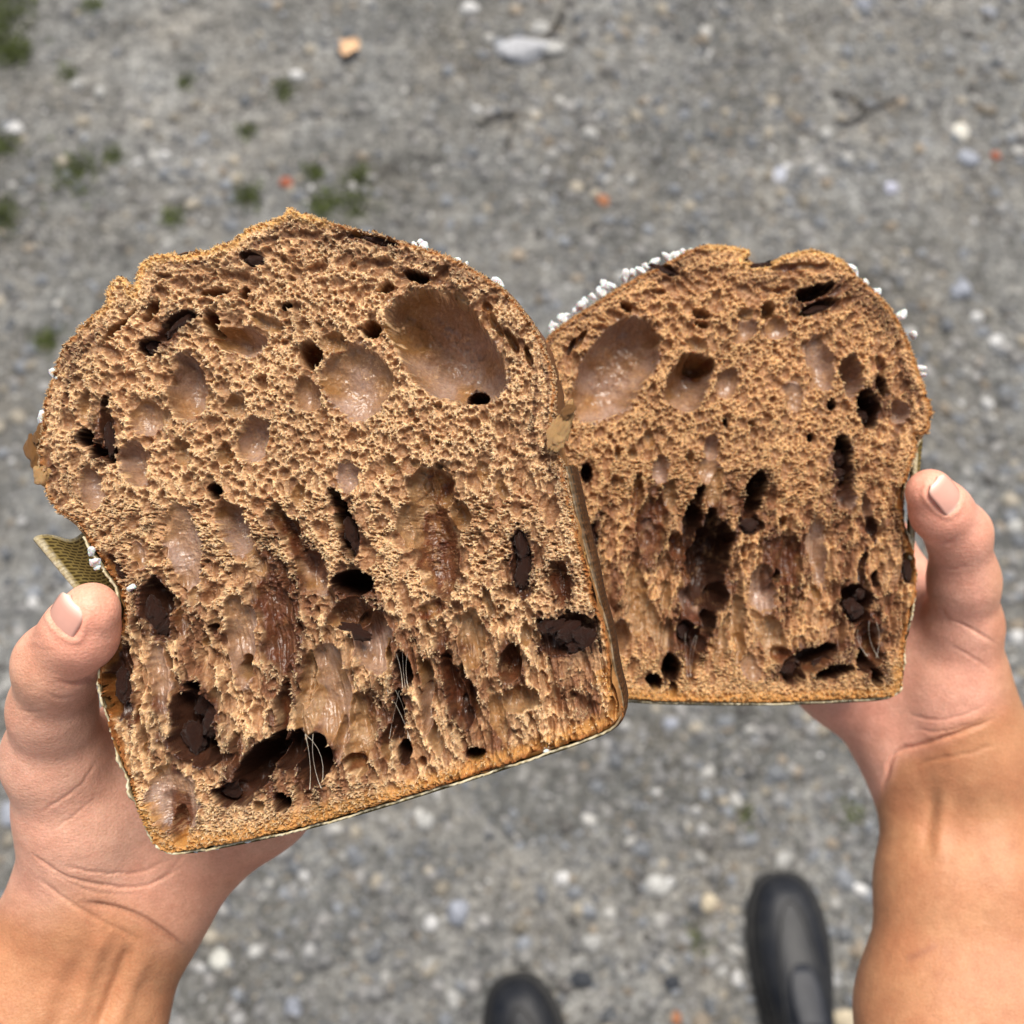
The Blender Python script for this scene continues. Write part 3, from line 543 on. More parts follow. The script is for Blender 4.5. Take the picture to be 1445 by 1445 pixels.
PORES_R += [(a, b, c, d, e, 0, 't') for a, b, c, d, e in ((1000,790,52,115,12),(1112,800,38,55,-4),(1150,938,85,32,-22),(1215,860,32,60,-6),(1190,665,24,64,-4),(975,900,42,44,0),(1235,930,30,52,-10),(925,740,30,75,2),(1068,710,26,50,14),(1240,560,26,44,-10),(1150,420,50,26,-20),(1285,740,18,90,0),(838,790,14,80,6))]
def cw_l(x, y, hf):
    low = np.abs((y-1205)+(x-222)*0.295)                        # the base edge
    return np.where(low < 75, 30, 9)+0*x
def cw_r(x, y, hf): return np.where(y > 940, 26, np.where(x > 1240, 12, 8))+0*x
def grains(L, root, spots, z, me_list, lo=0):
    cx_, cy_ = to_px(L, 0.0, 0.0)
    for i, (px, py, r) in enumerate(spots):
        dd = math.hypot(px-cx_, py-cy_); px, py = px+(cx_-px)/dd*3, py+(cy_-py)/dd*3
        o = add_lump(L, root, 'sugar_grain', SUGAR, px+rng.uniform(-2, 2), py+rng.uniform(-2, 2), r*rng.uniform(0.7, 1.3), r*rng.uniform(0.65, 1.2), rng.uniform(0, 180), z+rng.uniform(-0.0015, 0.001), 0, depth_ratio=0.9, me=me_list[i % len(me_list)])
        o.rotation_euler[0] = rng.uniform(-.4, .4)
SG = []
for i in range(6):
    V, Fc = lump(300+i, 2, 0.5, 9, 0.5); SG.append(np_mesh('sugar_grain', V, Fc, SUGAR, smooth=False, link=False))

TH_L, TH_R = 0.055, 0.052
LL = make_frame(480, 740, 0.272, math.radians(-5.5), math.radians(2))
loafL = empty('loaf_half', LL.M)
tag(loafL, 'larger half of a chocolate loaf held in the left hand, cut face up', 'bread', 'two halves of one loaf')
build_crumb(LL, loafL, OUT_L, PORES_L, 0.00020, -10, cw_l, 3)
crustL = build_crust(LL, loafL, OUT_L, TH_L)
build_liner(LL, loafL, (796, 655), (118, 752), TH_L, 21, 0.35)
LR = make_frame(1040, 680, 0.347, math.radians(1), math.radians(1))
loafR = empty('loaf_half', LR.M)
tag(loafR, 'smaller looking loaf half held behind in the right hand', 'bread', 'two halves of one loaf')
build_crumb(LR, loafR, OUT_R, PORES_R, 0.00025, 4, cw_r, 13, 0.78, (0.68, 0.41, 0.20), (985, 1205))
crustR = build_crust(LR, loafR, OUT_R, TH_R)
build_liner(LR, loafR, (1296, 616), (757, 700), TH_R, 25, 0.22)

# sugar on the crust
grains(LL, loafL, [(583,341,8),(588,333,7),(597,341,8),(612,349,6),(645,360,7),(657,367,6),(701,391,9),(150,412,10),(122,450,8),(114,455,7),(69,528,9),(72,538,6),(44,586,11),(47,596,8),(345,1189,7),(300,1200,6),(266,1207,5),(771,1066,6),(62,572,5)], -0.003, SG)
grains(LL, loafL, [(127,776,7),(132,793,7),(138,801,5),(180,828,8)], 0.0006, SG)
grains(LR, loafR, [(775,462,7),(781,452,8),(791,443,8),(797,438,6),(812,433,7),(821,427,8),(826,419,7),(836,413,8),(846,406,9),(852,399,9),(860,396,8),(866,398,6),(883,384,9),(893,381,7),(905,375,9),(914,370,8),(922,364,9),(927,368,6),(943,357,9),(951,353,8),(960,352,8),(969,348,8),(975,346,5),(1206,372,10),(1212,380,9),(1226,394,8),(1245,408,8),(1249,406,7),(1282,441,9),(1298,467,7),(1311,512,7),(1313,522,6)], -0.0035, SG)
# chocolate
CH = []
for i in range(5):
    V, Fc = lump(500+i, 4, 0.30, 8, 0.6); V = V*(1+0.30*n3(V, 4.2, i*3)+0.22*n3(V, 8.0, i*5))[:, None]; CH.append(np_mesh('chocolate_chunk', V, Fc, CHOC, smooth=True, link=False))
def chunks(L, root, spots):
    for i, (px, py, rx, ry, a, z) in enumerate(spots):
        o = add_lump(L, root, 'chocolate_chunk', CHOC, px, py, rx, ry, a, z*0.001, 0, depth_ratio=0.8, me=CH[i % 5])
chunks(LL, loafL, [(778,884,18,13,-30,-2.2),(800,893,20,15,-20,-1.8),(824,903,20,15,10,-2),(842,914,12,10,0,-2.2),(812,912,15,11,-30,-2.4),(208,868,13,24,-6,-5),(218,885,13,16,10,-6),(735,770,11,22,0,-3),(737,805,11,24,4,-3.2),(490,748,10,20,-10,-4),(500,772,8,12,0,-4),
 (290,1020,16,26,10,-6),(258,1050,16,22,-10,-8),(272,1000,14,16,0,-9),(318,1122,14,9,10,-5),(150,620,8,24,-4,-3),(250,456,9,26,48,-3),(210,489,12,10,0,-4),(497,893,24,9,22,-3),(165,970,11,26,-4,-4),(170,808,6,14,-38,-2),(357,365,14,8,10,-1.5),(535,338,28,5,10,-2),(320,1110,9,8,0,-4)])
chunks(LR, loafR, [(1195,645,9,12,0,-8),(1190,670,11,12,0,-7),(1060,742,13,9,0,-4),(1240,552,7,14,-10,-5),(1228,585,8,10,0,-8),(1215,862,13,16,-6,-7),(1222,840,8,9,0,-6),(966,893,9,11,0,-6),(836,775,6,26,4,-3),(1284,805,6,16,-4,-2.5),(1158,434,18,6,-20,-4),(1165,940,16,8,-20,-7),(1120,948,12,8,-30,-7),(935,378,18,4,24,-1.5),(1075,373,18,4,-4,-1.5)])
# crust scraps that stand off the cut edge
def scrap(L, root, px, py, rx, ry, a, z, seed, m=FLAKE):
    return add_lump(L, root, 'crust_scrap', m, px, py, rx, ry, a, z, seed, depth_ratio=0.7, amp=0.5, sub=4)
BURNT = m_simple('burnt_crust', (0.05, 0.02, 0.012), (0.50, 0.24, 0.07), 420, 0.45, 500, 0.0008)
scrap(LL, loafL, 794, 601, 14, 36, 24, 0.0012, 611); scrap(LL, loafL, 803, 583, 8, 14, 30, 0.0030, 613, BURNT); scrap(LL, loafL, 786, 622, 9, 13, 10, 0.0016, 617)
scrap(LL, loafL, 42, 640, 11, 26, -12, -0.003, 620, BURNT); scrap(LL, loafL, 50, 612, 8, 16, 10, -0.002, 623, BURNT); scrap(LL, loafL, 55, 668, 12, 14, -30, -0.001, 627, FLAKE)
# loose paper flap beside the thumb
def flap(L, root, quad, bow, seed):
    (ax, ay, az), (bx, by, bz), (cx, cy, cz), (dx, dy, dz) = [(*map(float, to_local(L, p[0], p[1])), p[2]) for p in quad]
    a, b, c, d = map(np.array, ((ax, ay, az), (bx, by, bz), (cx, cy, cz), (dx, dy, dz)))
    n, m = 26, 20; A = np.zeros((n, m, 3)); pale = np.zeros((n, m)); uv = np.zeros((n, m, 2))
    for i in range(n):
        for j in range(m):
            s, t = i/(n-1), j/(m-1); p = (a*(1-s)+b*s)*(1-t)+(d*(1-s)+c*s)*t
            roll = max(0, 1-s/0.22)
            p = p+np.array((0, 0.0011*math.sin(s*9)*(1-t), -bow*4*s*(1-s)+0.0028*math.sin(roll*2.6)))
            p[0] += 0.0022*(roll**2)
            A[i, j] = p; pale[i, j] = max(0, min(1, roll*3))*0.75 if roll > 0.45 else 0
            if j == 0: pale[i, j] = 0.5
            uv[i, j] = (s*0.024, t*0.03)
    return sheet('paper_flap', A, PAPER, root, 0.0005, pale, uv)
flap(LL, loafL, ((13,762,-0.010),(118,748,-0.006),(170,852,-0.012),(84,874,-0.018)), 0.004, 3)
flap(LR, loafR, ((1290,640,-0.004),(1313,618,-0.006),(1302,790,-0.010),(1284,790,-0.004)), 0.001, 5)

# ------------------------------------------------------------------ person: arms as one smooth body each
def surface_net(Fv, o, h):
    ins = Fv < 0; nx, ny, nz = Fv.shape
    cnt = np.zeros((nx-1, ny-1, nz-1), np.int8)
    for a in (0, 1):
        for b in (0, 1):
            for c in (0, 1): cnt += ins[a:nx-1+a, b:ny-1+b, c:nz-1+c]
    act = (cnt > 0) & (cnt < 8); I = np.argwhere(act); idx = np.full(act.shape, -1, np.int32); idx[act] = np.arange(len(I))
    acc = np.zeros((len(I), 3), np.float32); w = np.zeros(len(I), np.float32)
    cs = [(a, b, c) for a in (0, 1) for b in (0, 1) for c in (0, 1)]
    val = {c: Fv[I[:, 0]+c[0], I[:, 1]+c[1], I[:, 2]+c[2]] for c in cs}
    for p in cs:
        for ax in range(3):
            if p[ax]: continue
            q = list(p); q[ax] = 1; q = tuple(q); a, b = val[p], val[q]; x = (a < 0) != (b < 0)
            t = np.where(x, a/np.where(x, a-b, 1), 0); e = np.zeros((len(I), 3), np.float32)+np.array(p); e[:, ax] += t
            acc += e*x[:, None]; w += x
    V = o+(I+acc/w[:, None])*h; Q = []
    for ax in range(3):
        sl0 = [slice(None)]*3; sl1 = [slice(None)]*3; sl0[ax] = slice(0, -1); sl1[ax] = slice(1, None)
        a, b = ins[tuple(sl0)], ins[tuple(sl1)]; E = np.argwhere(a != b); fl = a[E[:, 0], E[:, 1], E[:, 2]]
        u, v = (ax+1) % 3, (ax+2) % 3
        ok = (E[:, u] > 0) & (E[:, v] > 0) & (E[:, u] < act.shape[u]) & (E[:, v] < act.shape[v]); E = E[ok]; fl = fl[ok]
        def cell(du, dv):
            C = E.copy(); C[:, u] -= du; C[:, v] -= dv; return idx[C[:, 0], C[:, 1], C[:, 2]]
        q = np.stack((cell(1, 1), cell(0, 1), cell(0, 0), cell(1, 0)), 1); q[~fl] = q[~fl][:, ::-1]; Q.append(q)
    return V, np.vstack(Q)
def arm_body(cones, h):
    """cones: list of (group k, [(px,py,depth,radius in picture pixels), ...]) joined smoothly into one field."""
    pts = []; 
    for k, ch in cones:
        for c in ch: p = pt(*c[:3]); r = c[3]*c[2]/F; pts += [p-r, p+r]
    lo, hi = np.min(pts, 0)-0.004, np.max(pts, 0)+0.004
    dim = np.ceil((hi-lo)/h).astype(int)+1; f = np.full(dim, 0.05, np.float32)
    ax = [lo[i]+np.arange(dim[i])*h for i in range(3)]
    for k, ch in cones:
        for c0, c1 in zip(ch[:-1], ch[1:]):
            a, b = pt(*c0[:3]), pt(*c1[:3]); ra, rb = c0[3]*c0[2]/F, c1[3]*c1[2]/F
            l2, h2 = np.minimum(a-ra, b-rb)-k-0.004, np.maximum(a+ra, b+rb)+k+0.004
            s = tuple(slice(max(0, int((l2[i]-lo[i])/h)), min(dim[i], int((h2[i]-lo[i])/h)+2)) for i in range(3))
            X, Y, Z = np.meshgrid(*(ax[i][s[i]].astype(np.float32) for i in range(3)), indexing='ij', sparse=True)
            d = b-a; t = np.clip(((X-a[0])*d[0]+(Y-a[1])*d[1]+(Z-a[2])*d[2])/(d@d), 0, 1); t2 = t*t*(3-2*t)*0.5+t*0.5
            e = np.sqrt((X-a[0]-t*d[0])**2+(Y-a[1]-t*d[1])**2+(Z-a[2]-t*d[2])**2)-(ra+(rb-ra)*t2)
            g = f[s]; m = np.maximum(k-np.abs(g-e), 0)/k; f[s] = np.minimum(g, e)-m*m*k*0.25
    V, Q = surface_net(f, lo, h)
    return V, Q
def relax(V, Q, it):
    e = np.vstack((Q[:, [0, 1]], Q[:, [1, 2]], Q[:, [2, 3]], Q[:, [3, 0]]))
    for i in range(it):
        acc = np.zeros_like(V); n = np.bincount(e.ravel(), minlength=len(V))[:, None]
        for c in range(3): acc[:, c] = np.bincount(e[:, 0], V[e[:, 1], c], len(V))+np.bincount(e[:, 1], V[e[:, 0], c], len(V))
        V = V+(0.5 if i % 2 == 0 else -0.5)*(acc/n-V)
    return V
def normals(V, Q):
    fn = np.cross(V[Q[:, 2]]-V[Q[:, 0]], V[Q[:, 3]]-V[Q[:, 1]]); vn = np.zeros_like(V)
    for c in range(3):
        for k in range(4): vn[:, c] += np.bincount(Q[:, k], fn[:, c], len(V))
    return vn/(np.linalg.norm(vn, axis=1)[:, None]+1e-12)
def curve(pts, n=24):
    P = np.array(pts, float); t = np.linspace(0, len(P)-1, n); i = np.clip(t.astype(int), 0, len(P)-2); f = (t-i)[:, None]
    p0, p1, p2, p3 = P[np.maximum(i-1, 0)], P[i], P[i+1], P[np.minimum(i+2, len(P)-1)]
    return 0.5*((2*p1)+(-p0+p2)*f+(2*p0-5*p1+4*p2-p3)*f**2+(-p0+3*p1-3*p2+p3)*f**3)
def make_arm(cones, marks, colour, root, label, h=0.0007):
    V, Q = arm_body(cones, h); V = relax(V, Q, 6); Nv = normals(V, Q)
    px, py = 722.5-V[:, 0]/V[:, 2]*F, 722.5+V[:, 1]/V[:, 2]*F
    face = sstep(0.05, 0.35, (Nv*(-V/np.linalg.norm(V, axis=1)[:, None])).sum(1)); disp = np.zeros(len(V))
    for pts, wd, dep in marks:
        c = curve(pts); sel = (px > c[:, 0].min()-4*wd) & (px < c[:, 0].max()+4*wd) & (py > c[:, 1].min()-4*wd) & (py < c[:, 1].max()+4*wd)
        wig = 2.0*vnoise(px[sel]/14, py[sel]/14, 4) if wd < 7 else 0
        d = seg_dist(px[sel]+wig, py[sel]+wig*0.7, c)
        along = np.minimum(1, np.minimum(np.hypot(px[sel]-c[0, 0], py[sel]-c[0, 1]), np.hypot(px[sel]-c[-1, 0], py[sel]-c[-1, 1]))/25+0.1)
        disp[sel] += dep*(1.5 if wd > 6 else 1.25)*np.exp(-(d/(wd if wd > 6 else 0.72*wd))**2)*along
    disp += 0.00035*fbm(px, py, 70, 3, 22)+0.00008*fbm(px, py, 9, 2, 25)
    V = V+Nv*(disp*face)[:, None]
    cols = colour(px, py, face)
    Wd = c2w(V)-np.array(root.location)
    o = np_mesh('arm', Wd, Q[:, ::-1] if False else Q, SKIN, root, True, None, {'Col': cols}); o['label'] = label
    return o
def nail(parent, base, tip, r, nn_side, hl, hw):
    """Curved thumbnail plate lying on the back of the last thumb joint (camera axes in, local to parent out)."""
    a, b = pt(*base), pt(*tip); t = (b-a)/np.linalg.norm(b-a)
    n = np.array(nn_side, float); n -= t*(n@t); n /= np.linalg.norm(n); w = np.cross(t, n); c = (a+b)/2
    nu, nw = 15, 13; A = np.zeros((nu, nw, 3)); 
    for i in range(nu):
        for j in range(nw):
            u, v = -1+2*i/(nu-1), -1+2*j/(nw-1)
            vv = v*math.sqrt(max(0, 1-abs(u)**5*0.8)); ph = vv*hw/r*1.0
            A[i, j] = c+t*u*hl+w*r*math.sin(ph)+n*(r*math.cos(ph)-0.0010*u*u-(0.0004 if u < 0 else 0)*u*u)
    dn = np.cross(np.gradient(A, axis=0), np.gradient(A, axis=1)); dn /= np.linalg.norm(dn, axis=2)[..., None]+1e-12
    if (dn[7, 6]@n) < 0: dn = -dn
    V = np.vstack(((A+dn*0.0003).reshape(-1, 3), (A-dn*0.0012).reshape(-1, 3))); k = nu*nw; Fc = []
    for i in range(nu-1):
        for j in range(nw-1):
            p, q, s, z = i*nw+j, (i+1)*nw+j, (i+1)*nw+j+1, i*nw+j+1; Fc += [(p, q, s, z), (z+k, s+k, q+k, p+k)]
    rim = [(i, 0) for i in range(nu)]+[(nu-1, j) for j in range(1, nw)]+[(i, nw-1) for i in range(nu-2, -1, -1)]+[(0, j) for j in range(nw-2, 0, -1)]
    for (i, j), (i2, j2) in zip(rim, rim[1:]+rim[:1]): Fc.append((i2*nw+j2, i*nw+j, i*nw+j+k, i2*nw+j2+k))
    return np_mesh('fingernail', c2w(V)-np.array(parent.parent.location), Fc, NAIL, parent, True, None, {'Col': np.tile(np.repeat([(0.80, 0.52, 0.43)]*3+[(0.72, 0.38, 0.30)]*9+[(0.76, 0.44, 0.35), (0.84, 0.62, 0.52), (0.86, 0.68, 0.57)], nw, 0), (2, 1))})

shoe_c = ground(930, 1420)
person = empty('person'); person.location = (float(shoe_c[0]), float(shoe_c[1])-0.2, 0)
tag(person, 'person in dark shoes holding a loaf half in each hand', 'person')
TAN, PALM, PINK = np.array((0.54, 0.272, 0.147)), np.array((0.86, 0.50, 0.385)), np.array((0.96, 0.46, 0.345))
ARM_L = [
 (0.012, [(80,1330,.345,84),(25,1450,.338,95),(-30,1620,.325,108),(-90,1850,.30,118)]),
 (0.012, [(178,1325,.350,76),(138,1440,.345,84),(70,1620,.332,100),(10,1850,.31,112)]),
 (0.014, [(132,1245,.343,84),(80,1330,.345,84)]), (0.012, [(195,1285,.348,70),(178,1325,.350,76)]),
 (0.012, [(132,1245,.343,84),(195,1285,.348,70)]),
 (0.012, [(132,1245,.343,82),(120,1150,.330,80),(82,1068,.315,70)]),
 (0.006, [(82,1068,.315,70),(74,1000,.300,54),(80,937,.286,52)]),
 (0.007, [(80,937,.286,51),(113,894,.277,46),(130,860,.272,38)]),
 (0.014, [(215,1285,.350,60),(372,1128,.345,60),(432,1050,.343,52)]),
 (0.014, [(195,1255,.350,62),(300,1100,.345,58),(375,990,.343,52)]),
 (0.014, [(170,1235,.350,66),(240,1090,.343,60),(310,950,.342,52)]),
 (0.014, [(145,1215,.348,68),(190,1080,.340,62),(250,935,.341,50)]),
 (0.005, [(432,1050,.343,46),(500,960,.346,38),(545,900,.345,34),(575,850,.342,30)]),
 (0.005, [(375,990,.343,46),(450,870,.348,41),(500,800,.348,37),(530,745,.344,33)]),
 (0.005, [(310,950,.342,46),(380,820,.348,42),(425,735,.348,38),(455,675,.344,34)]),
 (0.005, [(250,935,.341,44),(310,805,.347,41),(350,720,.347,37),(378,660,.343,33)]),
]
MARKS_L = [
 ([(84,836),(65,866),(80,892),(106,906),(119,890),(122,864)],5.5,0.00045),
 ([(45,1205),(95,1238),(160,1252),(215,1248),(250,1225)],3.0,-0.0006),([(90,1222),(140,1232),(200,1230),(240,1212)],2.5,-0.0004),([(62,1225),(110,1252),(150,1262),(200,1262)],2.2,-0.0003),
 ([(55,1240),(95,1272),(140,1298),(195,1325)],4,-0.0005),([(120,1275),(165,1282),(205,1298),(235,1318),(262,1340)],4.5,-0.0012),
 ([(55,1150),(90,1125),(120,1100),(140,1070)],2.5,-0.0003),([(70,1175),(105,1150),(135,1125)],2.5,-0.00025),([(85,962),(105,965),(128,958),(145,942)],4,-0.0011),([(60,975),(85,985),(115,982)],3,-0.0003),
 ([(235,1235),(262,1200),(275,1178)],3,-0.0004),([(205,1255),(240,1235),(265,1212)],2.5,-0.0003),([(340,1160),(362,1180),(380,1205)],4,-0.0003),
 ([(150,1310),(125,1380),(105,1450)],12,0.0010),([(185,1330),(158,1400),(135,1460)],9,-0.0012),([(205,1345),(180,1410),(160,1460)],10,0.0006),([(100,1330),(70,1400),(50,1460)],14,0.0006),
 ([(38,905),(50,900),(62,903)],2.5,-0.0003),([(33,918),(46,914),(60,918)],2.5,-0.0003),([(20,1000),(45,1005),(70,1000)],3,-0.0002),
]
def blend(c, d, w): return c*(1-w[:, None])+d*w[:, None]
def col_l(px, py, face):
    c = np.tile(TAN, (len(px), 1)); nz = fbm(px, py, 60, 3, 31)
    edge = 1270+0.35*np.maximum(px-150, 0)+0.00*px
    w = sstep(55, -45, py-edge+30*nz); c = blend(c, PALM, w*0.9)
    c = blend(c, PINK, np.exp(-((px-115)**2+(py-905)**2)/(2*48**2))*0.95)
    c = blend(c, np.array((0.76, 0.35, 0.21)), np.exp(-((px-330)**2+(py-1230)**2)/(2*75**2))*0.65)
    c = blend(c, TAN*1.15, np.exp(-((px-40)**2+(py-960)**2)/(2*40**2))*0.35)
    c = blend(c, np.array((0.36, 0.19, 0.13)), np.exp(-seg_dist(px, py, curve([(120,1275),(165,1282),(205,1298),(235,1318),(262,1340)]))**2/40)*0.45)
    return c*(1+0.06*nz[:, None])
armL = make_arm(ARM_L, MARKS_L, col_l, person, 'left arm, thumb on the edge of the larger loaf half')
nail(armL, (114,893,.2768), (137,849,.2732), 0.0095, (-0.33, 0.18, 0.93), 0.0070, 0.0058)
ARM_R = [
 (0.012, [(1372,1110,.400,76),(1392,1250,.390,90),(1405,1430,.378,112),(1420,1620,.36,125),(1440,1850,.33,135)]),
 (0.012, [(1308,1125,.402,57),(1318,1250,.392,71),(1318,1430,.380,98),(1330,1620,.36,120),(1350,1850,.33,130)]),
 (0.012, [(1352,1050,.398,84),(1372,1110,.400,78)]), (0.012, [(1292,1065,.405,52),(1308,1125,.402,57)]),(0.012, [(1352,1050,.398,80),(1300,1070,.404,55)]),
 (0.012, [(1352,1050,.398,82),(1342,965,.390,68),(1358,885,.377,50)]),
 (0.006, [(1358,885,.377,50),(1360,820,.364,44),(1352,754,.352,42)]),
 (0.004, [(1353,752,.352,42),(1328,722,.345,40),(1312,695,.341,33)]),
 (0.014, [(1285,1075,.407,48),(1178,960,.405,48),(1090,870,.405,44)]),
 (0.014, [(1305,1050,.407,52),(1220,920,.405,48),(1135,812,.405,44)]),
 (0.014, [(1322,1030,.406,55),(1262,900,.404,50),(1185,772,.405,44)]),
 (0.014, [(1338,1005,.404,58),(1300,890,.400,52),(1240,765,.404,42)]),
 (0.005, [(1090,870,.405,38),(1030,800,.409,32),(990,750,.407,28),(965,712,.404,25)]),
 (0.005, [(1135,812,.405,39),(1070,720,.410,34),(1030,660,.408,30),(1005,620,.405,27)]),
 (0.005, [(1185,772,.405,39),(1125,670,.410,35),(1085,605,.409,31),(1060,560,.405,28)]),
 (0.005, [(1240,765,.404,37),(1190,660,.410,34),(1155,595,.409,31),(1132,550,.405,28)]),
]
MARKS_R = [
 ([(1310,670),(1303,696),(1317,717),(1337,729),(1353,716),(1359,694)],5.5,0.00045),
 ([(1246,1112),(1258,1075),(1275,1058),(1310,1048),(1360,1032),(1402,1014)],4,-0.0012),([(1290,1030),(1330,1032),(1370,1022),(1400,1005)],2.5,-0.0005),([(1280,1008),(1320,1016),(1365,1008),(1395,992)],2.5,-0.0004),([(1300,1046),(1340,1040),(1375,1028)],2.2,-0.0004),
 ([(1285,1085),(1320,1072),(1370,1062),(1410,1048)],4,-0.0004),([(1335,873),(1365,885),(1395,902),(1410,912)],2.5,-0.0005),([(1316,764),(1330,768),(1342,764),(1352,756)],3.5,-0.0010),([(1318,795),(1345,802),(1370,798)],3,-0.0003),([(1315,850),(1330,862),(1338,878)],4,-0.0006),
 ([(1318,1110),(1312,1150),(1306,1200)],9,-0.0006),([(1335,1105),(1330,1160),(1325,1220)],10,0.0006),([(1376,706),(1386,712),(1392,722)],2.5,-0.0003),([(1340,910),(1375,930),(1405,950)],2.5,-0.0003),
]
def col_r(px, py, face):
    c = np.tile(TAN, (len(px), 1)); nz = fbm(px, py, 60, 3, 41)
    edge = 1062-0.42*np.clip(px-1270, -60, 200)+np.maximum(1270-px, 0)*1.6
    w = sstep(26, -22, py-edge+14*nz)*sstep(60, -10, px-1385+0.0*py); c = blend(c, PALM*np.array((0.98, 0.93, 0.95)), w*0.9)
    c = blend(c, PINK, np.exp(-((px-1315)**2+(py-715)**2)/(2*38**2))*0.95)
    c = blend(c, PINK, np.exp(-((px-1200)**2+(py-1020)**2)/(2*50**2))*0.3)
    c = blend(c, np.array((0.34, 0.15, 0.10)), np.exp(-seg_dist(px, py, curve([(1283,1352),(1300,1345),(1318,1335)]))**2/30)*0.5)
    return c*(1+0.06*nz[:, None])
armR = make_arm(ARM_R, MARKS_R, col_r, person, 'right arm, thumb up beside the smaller looking loaf half')
nail(armR, (1325,718,.3424), (1299,686,.3406), 0.0090, (0.22, 0.20, 0.95), 0.0064, 0.0052)

# ------------------------------------------------------------------ shoes and trouser legs
UPPER = m_shoe('black_leather', (0.006, 0.008, 0.014), (0.024, 0.025, 0.028), 0.45)
SOLE = m_shoe('rubber_sole', (0.012, 0.012, 0.013), (0.03, 0.03, 0.03), 0.7)
DENIM = m_simple('dark_trousers', (0.012, 0.014, 0.02), (0.03, 0.036, 0.05), 120, 0.9, 900, 0.0008)
TONGUE = m_simple('navy_lining', (0.006, 0.008, 0.015), (0.018, 0.021, 0.03), 60, 0.5, 700, 0.0006)
def loft(name, secs, mat, parent, nseg=36, flip=False):
    V = []; Fc = []
    for c, sx, sz, p, bot in secs:
        for k in range(nseg):
            a = 2*math.pi*k/nseg; ca, sa = math.cos(a), math.sin(a)
            x = math.copysign(abs(ca)**p, ca)*sx; z = math.copysign(abs(sa)**p, sa)*sz
            V.append((c[0]+x, c[1], max(c[2]+z, bot)))
    n = len(secs)
    for i in range(n-1):
        for k in range(nseg):
            a, b = i*nseg+k, i*nseg+(k+1) % nseg; Fc.append((a, a+nseg, b+nseg, b))
    for i, rev in ((0, True), (n-1, False)):
        c = len(V); V.append(np.mean(V[i*nseg:(i+1)*nseg], 0).tolist())
        for k in range(nseg):
            a, b = i*nseg+k, i*nseg+(k+1) % nseg; Fc.append((a, b, c, c) if rev else (b, a, c, c))
    o = np_mesh(name, V, Fc, mat, parent, True); o.data.validate(); return o
def shoe(px, py, yaw, label):
    t = ground(px, py); R = Matrix.Rotation(yaw, 4, 'Z'); M = Matrix.Translation(Vector(t)-Vector(person.location)) @ R
    prof = [(0.0,0.010),(0.004,0.021),(0.012,0.031),(0.028,0.041),(0.05,0.048),(0.08,0.051),(0.12,0.049),(0.16,0.043),(0.20,0.039),(0.24,0.039),(0.27,0.035),(0.29,0.024),(0.297,0.010)]
    top = [(0.0,0.020),(0.004,0.030),(0.012,0.040),(0.028,0.048),(0.05,0.052),(0.08,0.056),(0.12,0.068),(0.16,0.085),(0.20,0.102),(0.24,0.112),(0.27,0.112),(0.29,0.10),(0.297,0.08)]
    up = loft('shoe', [((0, -s, 0.020), w*0.93, h-0.020, 0.82, 0.016) for (s, w), (_, h) in zip(prof, top)], UPPER, person)
    up.matrix_local = M; up['label'] = label
    so = loft('sole', [((0.001, -s+0.004 if s < 0.1 else -s-0.003, 0.011), w+0.004, 0.0105, 0.35, 0.001) for s, w in prof], SOLE, up)
    V = []; Fc = []                                              # toe seam and side seams as raised welts
    def tube(path, r, name, m):
        P = [Vector(p) for p in path]; V = []; Fc = []
        for i, p in enumerate(P):
            d = (P[min(i+1, len(P)-1)]-P[max(i-1, 0)]).normalized(); a = d.orthogonal().normalized(); b = d.cross(a)
            for k in range(6): V.append(tuple(p+a*r*math.cos(k*math.pi/3)+b*r*math.sin(k*math.pi/3)))
        for i in range(len(P)-1):
            for k in range(6): Fc.append((i*6+k, i*6+(k+1) % 6, i*6+6+(k+1) % 6, i*6+6+k))
        return np_mesh(name, V, Fc, m, up, True)
    def on_top(s, f):
        w = np.interp(s, *zip(*prof))*0.93; h = np.interp(s, *zip(*top))-0.020
        a = math.acos(max(-1, min(1, f))); return (math.copysign(abs(math.cos(a))**0.82, f)*w, -s, 0.020+abs(math.sin(a))**0.82*h)
    tube([on_top(0.20-0.165*math.sin(k/24*math.pi)**0.75 if False else 0.20-0.17*math.sin(k/24*math.pi), -0.78+1.56*k/24) for k in range(25)], 0.0016, 'seam', SOLE)
    pan = [[on_top(0.10+0.10*i/8, (-0.38+0.76*j/8)*math.sqrt(1-(1-min(1, i/4))**2*0.95)) for j in range(9)] for i in range(9)]
    A = np.array(pan)+np.array((0, 0, 0.0022)); V = A.reshape(-1, 3); Fc = [(i*9+j, i*9+j+1, i*9+j+10, i*9+j+9) for i in range(8) for j in range(8)]
    tg = np_mesh('tongue', V, Fc, TONGUE, up, True); sm = tg.modifiers.new('thickness', 'SOLIDIFY'); sm.thickness = 0.003
    leg = []
    for i, (z, r) in enumerate(((0.055,0.060),(0.075,0.064),(0.10,0.063),(0.13,0.061),(0.18,0.062),(0.28,0.066),(0.42,0.074),(0.60,0.084),(0.80,0.09))):
        for k in range(40):
            a = 2*math.pi*k/40; rr = r*(1+0.05*math.sin(3*a+i*1.3)+0.03*math.sin(7*a+i*2.1))
            leg.append((rr*math.cos(a), -0.225-0.05*z+rr*1.05*math.sin(a), z+0.006*math.sin(2*a)))
    lf = [(i*40+k, i*40+(k+1) % 40, i*40+40+(k+1) % 40, i*40+40+k) for i in range(8) for k in range(40)]
    lg = np_mesh('trouser_leg', leg, lf, DENIM, person, True); lg.matrix_local = M; up.scale = (0.95, 1, 1)
    sm = lg.modifiers.new('thickness', 'SOLIDIFY'); sm.thickness = 0.002
    return up
